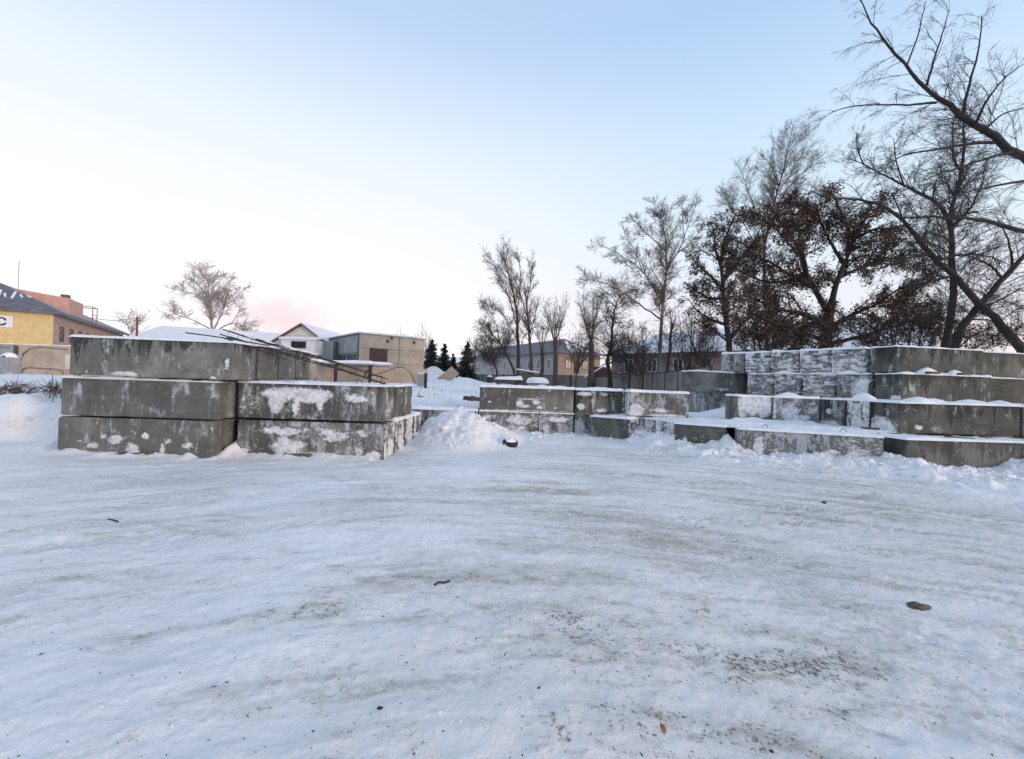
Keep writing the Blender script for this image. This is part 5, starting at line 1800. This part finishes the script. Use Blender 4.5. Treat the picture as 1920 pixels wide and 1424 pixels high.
# twin tall poplars
Yt = 60
tree('poplar_tree', 'tall wind-swept bare poplar, left stem of a pair behind the fence',
     [([(973, 702, Yt), (972, 660, Yt), (970, 610, Yt), (966, 570, Yt), (957, 530, Yt), (948, 490, Yt), (944, 462, Yt)], .72, .05), ([(970, 615, Yt), (955, 560, Yt - 2), (938, 520, Yt - 2), (918, 480, Yt - 2)], .22, .04),
      ([(968, 590, Yt), (975, 540, Yt + 2), (975, 500, Yt + 2), (968, 480, Yt + 2)], .22, .04), ([(971, 640, Yt), (950, 600, Yt + 2), (930, 580, Yt + 2), (912, 570, Yt + 2)], .16, .03), ([(958, 535, Yt), (935, 505, Yt), (910, 490, Yt)], .13, .03)],
     [K(18, (28, 8), (.14, .30), (.5, .09, .035), 5, .08, .05, t0=.3, bylen=True, bias=(-.18, 0, .1)), K(8, (32, 10), (.3, .55), (.6, .045, .022), 4, .1, .04), K(4, (32, 10), (.35, .6), (.6, .03, .016), 3, .1, .02)], MIDP, GTR, 41, dens=(1.3, 1.15, 1.1))
tree('poplar_tree', 'tall bare poplar, right stem of the pair behind the fence',
     [([(996, 702, Yt - 4), (995, 660, Yt - 4), (991, 610, Yt - 4), (988, 570, Yt - 4), (994, 530, Yt - 4), (998, 500, Yt - 4)], .6, .05), ([(990, 600, Yt - 4), (978, 560, Yt - 2), (965, 520, Yt - 2), (958, 490, Yt - 2)], .2, .03),
      ([(994, 625, Yt - 4), (1004, 590, Yt - 6), (1008, 560, Yt - 6)], .17, .03), ([(995, 625, Yt - 4), (985, 628, Yt - 5), (978, 640, Yt - 5)], .16, .08), ([(994, 620, Yt - 4), (1006, 612, Yt - 6), (1015, 616, Yt - 6)], .15, .03)],
     [K(16, (28, 8), (.14, .30), (.5, .09, .035), 5, .08, .05, t0=.25, bylen=True), K(7, (32, 10), (.3, .55), (.6, .045, .022), 4, .1, .04), K(4, (32, 10), (.35, .6), (.6, .03, .016), 3, .1, .02)], MIDP, GTR, 42, dens=(1.3, 1.15, 1.1))
# leaning crooked trees in front of the slate house
Yt = 58
tree('crooked_tree', 'crooked dark tree leaning left before the slate house',
     [([(968, 704, Yt), (952, 670, Yt), (938, 645, Yt), (926, 630, Yt), (917, 622, Yt)], .45, .12), ([(936, 643, Yt), (932, 615, Yt), (922, 590, Yt), (915, 575, Yt)], .16, .03), ([(926, 630, Yt), (912, 618, Yt + 1), (905, 612, Yt + 1)], .14, .03), ([(948, 660, Yt), (956, 630, Yt), (953, 605, Yt)], .12, .03)],
     [K(12, (48, 14), (.3, .6), (.5, .08, .035), 5, .14, .02, t0=.2, bylen=True), K(8, (45, 15), (.3, .6), (.6, .045, .024), 4, .15, .0), K(4, (45, 15), (.3, .6), (.6, .03, .018), 3, .15, -.02)], MIDT, GTR, 43)
tree('crooked_tree', 'low spreading dark tree at the left end of the slate house',
     [([(933, 704, Yt - 3), (928, 685, Yt - 3), (920, 672, Yt - 3), (905, 663, Yt - 3), (890, 655, Yt - 3)], .36, .06), ([(924, 678, Yt - 3), (915, 655, Yt - 3), (910, 635, Yt - 3)], .17, .03), ([(926, 680, Yt - 3), (938, 655, Yt - 3), (942, 640, Yt - 3)], .15, .03), ([(905, 664, Yt - 3), (893, 668, Yt - 3), (886, 675, Yt - 3)], .1, .03)],
     [K(14, (50, 14), (.3, .7), (.5, .08, .032), 5, .14, .02, t0=.2, bylen=True), K(8, (45, 15), (.35, .65), (.6, .045, .022), 4, .15, -.02), K(4, (45, 15), (.3, .6), (.6, .03, .016), 3, .15, -.05)], MIDT, GTR, 44)


def pollard(px, top, Y, r0, hpx, n, label, seed, spread=22):
    r = np.random.default_rng(seed)
    limbs = [([(px, 706, Y), (px + 1, (706 + top) / 2, Y), (px, top, Y)], r0, r0 * .85)]
    for i in range(n):
        dx = r.uniform(-spread, spread)
        limbs.append(([(px + dx * .08, top + 1, Y + r.normal(0, .2)), (px + dx * .5, top - hpx * .4, Y + r.normal(0, .5)), (px + dx, top - hpx * r.uniform(.7, 1.05), Y + r.normal(0, 1))], .09, .018))
    return tree('pollard_tree', label, limbs, [K(10, (26, 9), (.15, .35), (.5, .05, .022), 4, .08, .05, t0=.2, bylen=False), K(5, (30, 10), (.3, .6), (.6, .03, .016), 3, .1, .02)], MIDT, GTR, seed)


pollard(1041, 642, 55, .72, 80, 12, 'pollarded trunk with a fan of upright shoots before the peach gable', 51)
pollard(1016, 655, 57, .55, 60, 6, 'short pollarded stump with sparse shoots beside the twin poplars', 52, 16)
pollard(1108, 641, 53, .9, 85, 14, 'thickest pollarded trunk with dense shoots right of the peach gable', 53, 24)
# crooked trunk with the bent top
Yt = 47
tree('crooked_tree', 'crooked bare tree with bent upper limb left of the big poplar',
     [([(1146, 707, Yt), (1140, 690, Yt), (1139, 675, Yt), (1146, 650, Yt), (1148, 620, Yt), (1150, 596, Yt), (1156, 570, Yt), (1165, 550, Yt)], .62, .10), ([(1156, 570, Yt), (1145, 553, Yt), (1130, 552, Yt), (1118, 565, Yt)], .13, .03), ([(1160, 560, Yt), (1178, 545, Yt), (1195, 548, Yt)], .13, .03),
      ([(1145, 655, Yt), (1125, 638, Yt), (1108, 635, Yt), (1090, 640, Yt)], .2, .04), ([(1149, 610, Yt), (1136, 600, Yt), (1128, 606, Yt)], .14, .03), ([(1141, 683, Yt), (1158, 672, Yt), (1166, 650, Yt), (1180, 640, Yt)], .24, .04), ([(1145, 700, Yt), (1168, 703, Yt), (1185, 696, Yt), (1215, 700, Yt)], .16, .05),
      ([(1150, 606, Yt), (1165, 606, Yt), (1178, 615, Yt)], .12, .03)],
     [K(13, (50, 14), (.3, .6), (.45, .07, .03), 5, .15, .03, t0=.2, bylen=True), K(7, (45, 15), (.3, .6), (.6, .04, .02), 4, .16, .0), K(4, (45, 15), (.3, .6), (.6, .026, .014), 3, .16, .0)], DRK, GTR, 54)
# the big poplar
Yt = 42
tree('poplar_tree', 'big tall poplar with a wide airy crown in the centre right',
     [([(1233, 700, Yt), (1236, 650, Yt), (1239, 600, Yt), (1246, 555, Yt), (1250, 510, Yt), (1249, 470, Yt), (1243, 430, Yt), (1240, 400, Yt)], .52, .05), ([(1240, 600, Yt), (1205, 575, Yt - 1), (1170, 550, Yt - 2), (1135, 532, Yt - 2), (1100, 523, Yt - 2)], .22, .03),
      ([(1242, 568, Yt), (1225, 540, Yt + 1), (1200, 505, Yt + 2), (1165, 480, Yt + 2), (1125, 458, Yt + 2)], .22, .03), ([(1250, 505, Yt), (1275, 465, Yt - 1), (1290, 425, Yt - 1), (1305, 385, Yt - 1)], .2, .03), ([(1248, 470, Yt), (1220, 445, Yt), (1200, 425, Yt), (1180, 405, Yt)], .15, .03),
      ([(1244, 440, Yt), (1235, 405, Yt + 1), (1225, 380, Yt + 1)], .12, .03), ([(1270, 475, Yt), (1295, 455, Yt), (1318, 430, Yt)], .12, .025), ([(1247, 545, Yt), (1225, 510, Yt - 2), (1215, 480, Yt - 2)], .13, .03), ([(1282, 445, Yt), (1280, 405, Yt + 1), (1278, 375, Yt + 1)], .1, .025),
      ([(1205, 512, Yt + 1), (1190, 470, Yt + 1), (1170, 440, Yt + 1)], .12, .025), ([(1238, 548, Yt), (1240, 546, Yt), (1215, 552, Yt - 1), (1222, 530, Yt - 1)], .06, .02)],
     [K(15, (42, 11), (.15, .30), (.5, .075, .028), 5, .11, .04, t0=.25, bylen=True), K(8, (42, 13), (.3, .55), (.6, .035, .017), 4, .14, .03), K(5, (42, 14), (.3, .6), (.6, .022, .012), 3, .15, .03)], (M_BARKP, M_TWIGP), GTR, 55)
tree('broken_tree', 'dead broken trunk with splintered top beside the big poplar',
     [([(1251, 700, Yt - 2), (1256, 660, Yt - 2), (1257, 630, Yt - 2), (1261, 610, Yt - 2)], .42, .22), ([(1261, 612, Yt - 2), (1265, 602, Yt - 2), (1266, 593, Yt - 2)], .2, .02), ([(1260, 613, Yt - 2), (1258, 605, Yt - 2), (1256, 603, Yt - 2)], .16, .03), ([(1256, 640, Yt - 2), (1245, 628, Yt - 2), (1238, 610, Yt - 2)], .13, .03),
      ([(1257, 660, Yt - 2), (1275, 630, Yt - 2), (1285, 600, Yt - 2)], .08, .02)],
     [K(6, (45, 14), (.4, .9), (.4, .05, .02), 5, .12, .05, t0=.2), K(5, (40, 14), (.3, .6), (.6, .03, .014), 3, .15, .02)], DRK, GTR, 56)
# undergrowth-like young trees between the poplar and the leafy tree
for i, (px, top, lab) in enumerate(((1205, 610, 'thin tangled sapling left of the big poplar foot'), (1292, 570, 'spindly sapling between the broken trunk and the leafy tree'), (1318, 585, 'leaning sapling close to the leafy tree trunk'), (1180, 630, 'scrubby sapling in front of the snow roofed house'), (1080, 620, 'tangled sapling between the two thick pollards'))):
    r = np.random.default_rng(60 + i)
    limbs = [([(px, 705, 40 + i), (px + 3, 670, 40 + i), (px - 2 + 8 * (i % 3), top, 40 + i)], .10, .015)]
    for k in range(9):
        dx = r.uniform(-38, 38)
        limbs.append(([(px + r.uniform(-6, 6), 700, 40 + i + r.normal(0, .6)), (px + dx * .5, 665 + r.uniform(-12, 12), 40 + i + r.normal(0, 1)), (px + dx, top + r.uniform(0, 50), 40 + i + r.normal(0, 1.5))], .06, .012))
    tree('sapling', lab, limbs, [K(9, (40, 13), (.2, .5), (.5, .035, .016), 4, .12, .03, t0=.2), K(5, (40, 14), (.3, .6), (.6, .02, .012), 3, .15, .0)], DRK if i != 4 else MIDT, 'saplings beyond the fence', 60 + i, cat='sapling')
# trunk of the tree left of the leafy mass
Yt = 25
tree('leafy_tree', 'thick trunked tree hung with withered leaves at the left of the leafy mass',
     [([(1369, 700, Yt), (1367, 650, Yt), (1362, 600, Yt), (1356, 550, Yt), (1352, 500, Yt), (1358, 450, Yt), (1380, 400, Yt)], .21, .04), ([(1354, 545, Yt), (1335, 520, Yt - 1), (1312, 500, Yt - 1), (1295, 478, Yt - 1)], .11, .02), ([(1356, 560, Yt), (1330, 560, Yt), (1305, 545, Yt), (1285, 530, Yt)], .1, .02),
      ([(1352, 500, Yt), (1340, 460, Yt + 1), (1345, 420, Yt + 1)], .1, .02), ([(1355, 530, Yt), (1385, 490, Yt), (1410, 460, Yt), (1430, 420, Yt)], .12, .02), ([(1362, 610, Yt), (1335, 600, Yt), (1310, 585, Yt), (1290, 560, Yt)], .1, .02), ([(1366, 640, Yt), (1400, 600, Yt), (1440, 580, Yt)], .13, .02), ([(1365, 640, Yt), (1340, 625, Yt), (1315, 628, Yt)], .08, .02)],
     [K(12, (45, 13), (.2, .42), (.5, .04, .018), 5, .13, .02, t0=.2, bylen=True), K(8, (45, 14), (.3, .6), (.6, .02, .010), 4, .15, .0), K(4, (45, 14), (.3, .6), (.6, .013, .007), 3, .15, -.02)], DRK, 'leafy trees behind the right stack', 71,
     leaf=dict(lev=2, n=6500, clump=9, spread=.11, size=.075))
Yt = 21
tree('leafy_tree', 'broad low tree thick with withered brown leaves behind the right stack',
     [([(1548, 700, Yt), (1548, 650, Yt), (1553, 610, Yt), (1556, 580, Yt)], .32, .2), ([(1556, 590, Yt), (1535, 555, Yt), (1515, 525, Yt), (1480, 515, Yt), (1440, 490, Yt), (1400, 480, Yt)], .17, .03), ([(1556, 580, Yt), (1570, 530, Yt), (1585, 490, Yt), (1600, 450, Yt), (1605, 400, Yt)], .16, .03),
      ([(1515, 525, Yt), (1505, 480, Yt - 1), (1480, 440, Yt - 1), (1450, 400, Yt - 1)], .11, .025), ([(1585, 500, Yt), (1560, 460, Yt + 1), (1540, 420, Yt + 1), (1530, 385, Yt + 1)], .1, .02), ([(1552, 610, Yt), (1510, 590, Yt - 1), (1460, 580, Yt - 1), (1410, 560, Yt - 1), (1380, 555, Yt - 1)], .13, .02),
      ([(1553, 615, Yt), (1600, 590, Yt), (1650, 570, Yt), (1700, 560, Yt)], .13, .02), ([(1550, 645, Yt), (1600, 635, Yt), (1650, 620, Yt), (1700, 605, Yt), (1740, 600, Yt)], .12, .02), ([(1548, 640, Yt), (1500, 625, Yt), (1450, 620, Yt), (1390, 600, Yt)], .12, .02), ([(1598, 450, Yt), (1640, 430, Yt - 1), (1670, 430, Yt - 1)], .09, .02),
      ([(1575, 520, Yt), (1620, 500, Yt + 1), (1660, 490, Yt + 1), (1690, 480, Yt + 1)], .1, .02), ([(1500, 520, Yt), (1450, 530, Yt + 1), (1410, 520, Yt + 1), (1370, 500, Yt + 1)], .09, .02), ([(1588, 480, Yt), (1590, 430, Yt + 1), (1570, 385, Yt + 1), (1560, 365, Yt + 1)], .09, .02), ([(1600, 450, Yt), (1625, 410, Yt), (1655, 385, Yt)], .07, .02), ([(1510, 520, Yt), (1498, 470, Yt + 1), (1500, 410, Yt + 1), (1508, 368, Yt + 1)], .07, .02), ([(1490, 470, Yt), (1455, 430, Yt - 1), (1420, 400, Yt - 1)], .06, .02), ([(1540, 420, Yt + 1), (1500, 385, Yt + 1), (1470, 375, Yt + 1)], .05, .02), ([(1620, 500, Yt + 1), (1650, 460, Yt + 1), (1690, 445, Yt + 1)], .06, .02), ([(1640, 573, Yt), (1690, 540, Yt), (1745, 520, Yt)], .06, .02), ([(1670, 487, Yt + 1), (1710, 478, Yt + 1), (1745, 490, Yt + 1)], .05, .02), ([(1650, 620, Yt), (1700, 580, Yt + 1), (1750, 570, Yt + 1)], .06, .02)],
     [K(13, (45, 13), (.22, .45), (.5, .045, .018), 5, .13, .01, t0=.2, bylen=True), K(9, (45, 14), (.3, .6), (.6, .02, .010), 4, .15, .0), K(5, (45, 14), (.3, .6), (.6, .012, .006), 3, .15, -.03)], DRK, 'leafy trees behind the right stack', 72,
     leaf=dict(lev=2, n=26000, clump=8, spread=.13, size=.07))
# shrubs of withered leaves low behind the stack
Yt = 18.5
tree('leafy_shrub', 'brown leafy thicket low behind the snowy top row of blocks',
     [([(1430, 705, Yt), (1425, 650, Yt), (1410, 590, Yt), (1400, 560, Yt)], .08, .02)] + [([(1430 + d, 700, Yt + .3), (1430 + d * 1.6, 640, Yt), (1430 + d * 2.2, 585 + abs(d) * .4, Yt + .5)], .05, .015) for d in (-22, -10, 12, 25, 38, 50, 66)],
     [K(14, (42, 13), (.2, .45), (.5, .03, .013), 4, .13, .02, t0=.15), K(8, (45, 14), (.3, .6), (.6, .016, .008), 3, .15, -.02)], DRK, 'leafy trees behind the right stack', 73, cat='shrub', leaf=dict(lev=2, n=4200, clump=5, spread=.12, size=.065))
tree('leafy_shrub', 'thin dry thicket low between the crossing trunks at right',
     [([(1700, 705, Yt), (1705, 640, Yt), (1715, 590, Yt)], .07, .02)] + [([(1700 + d, 700, Yt + .3), (1700 + d * 1.7, 640, Yt), (1700 + d * 2.4, 595 + abs(d) * .3, Yt + .5)], .045, .012) for d in (-45, -30, -15, 14, 28, 45, 65, 85)],
     [K(14, (42, 13), (.2, .45), (.5, .03, .013), 4, .13, .02, t0=.15), K(8, (45, 14), (.3, .6), (.6, .016, .008), 3, .15, -.02)], DRK, 'leafy trees behind the right stack', 74, cat='shrub', leaf=dict(lev=2, n=2600, clump=5, spread=.11, size=.06))
# pale tall tree rising behind the leafy mass
Yt = 34
tree('broadleaf_tree', 'tall fine-twigged bare tree rising behind the leafy mass',
     [([(1440, 700, Yt), (1438, 600, Yt), (1432, 500, Yt), (1440, 430, Yt), (1455, 370, Yt), (1470, 310, Yt), (1482, 262, Yt)], .4, .03), ([(1436, 450, Yt), (1415, 390, Yt), (1400, 350, Yt), (1390, 320, Yt)], .13, .02), ([(1448, 400, Yt), (1480, 350, Yt + 1), (1510, 320, Yt + 1), (1540, 300, Yt + 1)], .13, .02), ([(1460, 350, Yt), (1445, 310, Yt - 1), (1430, 290, Yt - 1)], .09, .02),
      ([(1436, 440, Yt), (1470, 400, Yt - 1), (1505, 370, Yt - 1), (1530, 355, Yt - 1)], .11, .02), ([(1437, 500, Yt), (1400, 430, Yt + 1), (1370, 390, Yt + 1), (1362, 370, Yt + 1)], .1, .02)],
     [K(17, (36, 10), (.16, .33), (.5, .05, .02), 5, .09, .04, t0=.3, bylen=True), K(8, (38, 12), (.3, .55), (.6, .026, .012), 4, .12, .03), K(5, (38, 12), (.3, .6), (.6, .016, .008), 3, .13, .02)], MIDT, GTR, 75)
# right hand group of dark trees
GR = 'dark trees at the right border'
Yt = 17
tree('ash_tree', 'upright dark tree with forked top at right',
     [([(1773, 700, Yt), (1774, 645, Yt), (1783, 590, Yt), (1787, 520, Yt), (1786, 460, Yt), (1780, 415, Yt), (1795, 360, Yt), (1803, 320, Yt)], .16, .055), ([(1803, 320, Yt), (1790, 303, Yt), (1786, 260, Yt), (1788, 220, Yt)], .06, .012), ([(1803, 320, Yt), (1808, 270, Yt), (1806, 230, Yt), (1812, 190, Yt)], .06, .012), ([(1780, 415, Yt), (1760, 385, Yt), (1720, 360, Yt), (1690, 345, Yt), (1640, 320, Yt), (1600, 300, Yt)], .09, .012),
      ([(1695, 350, Yt), (1680, 300, Yt), (1676, 260, Yt)], .035, .01), ([(1750, 380, Yt), (1752, 350, Yt), (1765, 320, Yt)], .03, .01), ([(1782, 430, Yt), (1815, 395, Yt), (1835, 360, Yt), (1850, 320, Yt)], .06, .012), ([(1620, 310, Yt), (1608, 280, Yt), (1606, 250, Yt)], .03, .01)],
     [K(12, (44, 13), (.24, .5), (.5, .018, .008), 5, .13, .02, t0=.2, bylen=True), K(8, (44, 14), (.3, .6), (.6, .012, .006), 4, .15, .01), K(4, (44, 14), (.35, .6), (.6, .008, .0045), 3, .15, .0)], DRK, GR, 81, dens=(2.0, 1.5, 1.3))
Yt = 15
tree('ash_tree', 'dark trunk leaning steeply left from the lower right corner of the trees',
     [([(1935, 690, Yt), (1913, 650, Yt), (1878, 612, Yt), (1843, 577, Yt), (1787, 513, Yt), (1740, 473, Yt), (1715, 440, Yt), (1693, 413, Yt)], .17, .055), ([(1693, 413, Yt), (1657, 387, Yt), (1610, 375, Yt), (1563, 373, Yt), (1520, 360, Yt)], .07, .012), ([(1693, 413, Yt), (1685, 390, Yt), (1670, 360, Yt)], .04, .01), ([(1745, 476, Yt), (1700, 485, Yt), (1660, 500, Yt), (1620, 510, Yt)], .06, .012),
      ([(1790, 516, Yt), (1740, 530, Yt), (1700, 545, Yt)], .05, .012), ([(1760, 490, Yt), (1800, 478, Yt), (1850, 480, Yt), (1900, 500, Yt)], .05, .012), ([(1843, 577, Yt), (1880, 560, Yt), (1915, 540, Yt)], .05, .012)],
     [K(12, (48, 13), (.2, .44), (.5, .016, .007), 5, .13, -.02, t0=.15, bylen=True, bias=(-.2, 0, 0)), K(9, (44, 14), (.3, .6), (.6, .011, .0055), 4, .14, -.04), K(4, (44, 14), (.35, .6), (.6, .007, .004), 3, .15, -.04)], DRK, GR, 82, dens=(1.5, 1.3, 1.2))
Yt = 16
tree('ash_tree', 'dark trunk leaning right that crosses the left-leaning one',
     [([(1780, 700, Yt), (1792, 640, Yt), (1815, 600, Yt), (1845, 565, Yt), (1880, 525, Yt), (1925, 475, Yt), (1980, 430, Yt)], .17, .06), ([(1880, 525, Yt), (1860, 500, Yt), (1820, 482, Yt), (1780, 478, Yt)], .05, .012), ([(1815, 600, Yt), (1850, 600, Yt), (1890, 610, Yt)], .04, .01), ([(1900, 500, Yt), (1890, 450, Yt), (1870, 410, Yt)], .05, .01)],
     [K(12, (48, 13), (.22, .46), (.5, .016, .007), 5, .13, .0, t0=.2, bylen=True), K(8, (44, 14), (.3, .6), (.6, .011, .0055), 4, .14, -.03), K(4, (44, 14), (.35, .6), (.6, .007, .004), 3, .15, -.02)], DRK, GR, 83, dens=(1.4, 1.3, 1.2))
Yt = 10.5
tree('weeping_tree', 'big dark limbs of a near tree with trailing twigs reaching in from the right border',
     [([(2230, 740, Yt), (2180, 600, Yt), (2100, 480, Yt), (2010, 370, Yt), (1920, 298, Yt), (1860, 255, Yt), (1800, 214, Yt), (1760, 185, Yt)], .175, .05), ([(1760, 185, Yt), (1730, 160, Yt), (1700, 125, Yt), (1665, 85, Yt), (1640, 52, Yt), (1622, 20, Yt), (1610, -10, Yt)], .05, .009),
      ([(2100, 480, Yt), (2000, 445, Yt), (1920, 432, Yt), (1860, 415, Yt), (1800, 410, Yt), (1730, 405, Yt), (1690, 410, Yt)], .085, .016), ([(1805, 215, Yt), (1812, 180, Yt), (1825, 130, Yt), (1838, 80, Yt), (1840, 30, Yt)], .042, .009), ([(1755, 193, Yt), (1710, 196, Yt), (1660, 197, Yt), (1600, 200, Yt), (1560, 210, Yt)], .03, .007),
      ([(1880, 265, Yt), (1820, 270, Yt), (1760, 280, Yt), (1700, 290, Yt), (1660, 310, Yt)], .045, .008), ([(1738, 160, Yt), (1752, 110, Yt), (1768, 60, Yt), (1780, 20, Yt)], .03, .007), ([(1900, 285, Yt), (1840, 300, Yt - .6), (1780, 320, Yt - .6), (1730, 340, Yt - .6)], .04, .008), ([(1700, 125, Yt), (1720, 70, Yt), (1730, 30, Yt), (1735, 5, Yt)], .02, .006),
      ([(1920, 340, Yt - 1), (1860, 350, Yt - 1), (1800, 365, Yt - 1), (1750, 385, Yt - 1)], .03, .008), ([(1825, 240, Yt), (1850, 190, Yt - .5), (1880, 150, Yt - .5), (1920, 120, Yt - .5)], .035, .008), ([(1840, 250, Yt), (1880, 215, Yt), (1930, 200, Yt)], .03, .008)],
     [K(11, (46, 12), (.20, .46), (.45, .010, .0045), 8, .075, -.055, t0=.2, bylen=True, bias=(-.42, 0, .12)), K(8, (32, 10), (.3, .62), (.6, .005, .003), 6, .08, -.075), K(4, (32, 11), (.3, .62), (.6, .0032, .0022), 4, .1, -.06)], DRK, GR, 84, dens=(1.5, 1.3, 1.2))

# dry brush on the bank at the left border, and a bush beside it
for i, (px, py, Y, n_, hw, lab) in enumerate(((28, 744, 8.6, 46, 44, 'flattened brown brush lying on the snow bank at the left border'), (106, 752, 8.2, 14, 15, 'small dry tuft of twigs on the bank next to the left stack'))):
    r = np.random.default_rng(90 + i)
    p = at(px, py, Y)
    z0 = gz(p.x, p.y)
    limbs = []
    for k in range(n_):
        a = r.uniform(0, 2 * np.pi)
        l = r.uniform(.15, .5) * hw / 44 * 1.3
        x0 = p.x + r.normal(0, .22) * hw / 44 * 1.5
        y0 = p.y + r.normal(0, .1)
        h = r.uniform(.04, .22) * (1 if i == 0 else 1.2)
        limbs.append(([(x0, y0, gz(x0, y0) - .02, 1), (x0 + .5 * l * math.cos(a), y0 + .3 * l * math.sin(a), z0 + h, 1), (x0 + l * math.cos(a), y0 + .5 * l * math.sin(a), z0 + h * r.uniform(.3, 1.2), 1)], .006, .002))
    tree('dry_brush', lab, limbs, [K(5, (40, 14), (.3, .7), (.6, .004, .002), 3, .15, .0, t0=.2), K(3, (40, 14), (.3, .6), (.6, .002, .0015), 2, .15, -.03)], (M_BROWN, M_TWIG), 'dry brush on the snow bank', 90 + i, cat='brush', sides=4)
p = at(97, 720, 9.0)
o = MB().tube([(0, 0, -.05), (.01, 0, .25), (-.01, .02, .42)], .006, 5).build('twig', M_BARKD, None, loc=(p.x, p.y, gz(p.x, p.y)))
tag(o, 'lone thin twig standing in the snow bank left of the stack', 'twig')

# withered weeds poking through the yard snow beyond the walls
r_ = np.random.default_rng(404)
n = 420
wx = np.concatenate([r_.uniform(-7.5, -.5, n - 120), r_.uniform(-16, -8.5, 120)])
wy = np.concatenate([r_.uniform(13.2, 34, n - 120), r_.uniform(9.5, 20, 120)])
clus = fbm(wx * .5, wy * .4, 3, 33) > -.05
wx, wy = wx[clus], wy[clus]
wz = ground(wx, wy)
P, R = grow(r_, np.stack([wx, wy, wz - .02], -1), unit(np.stack([r_.normal(0, .5, len(wx)), r_.normal(0, .3, len(wx)), np.ones(len(wx))], -1)), r_.uniform(.08, .38, len(wx)), np.full(len(wx), .007), 3, .15, 0, .003)
c = children(r_, P, R, 3, (40, 14), (.3, .7), (.7, .004, .0025), 2, .1, 0, t0=.3)
V, Q = join([tubes(P, R, 3), tubes(c[0], c[1], 3)])
tag(link('dry_weeds', mesh_np('dry_weeds', V, Q, M_TWIG, False)), kind='stuff')
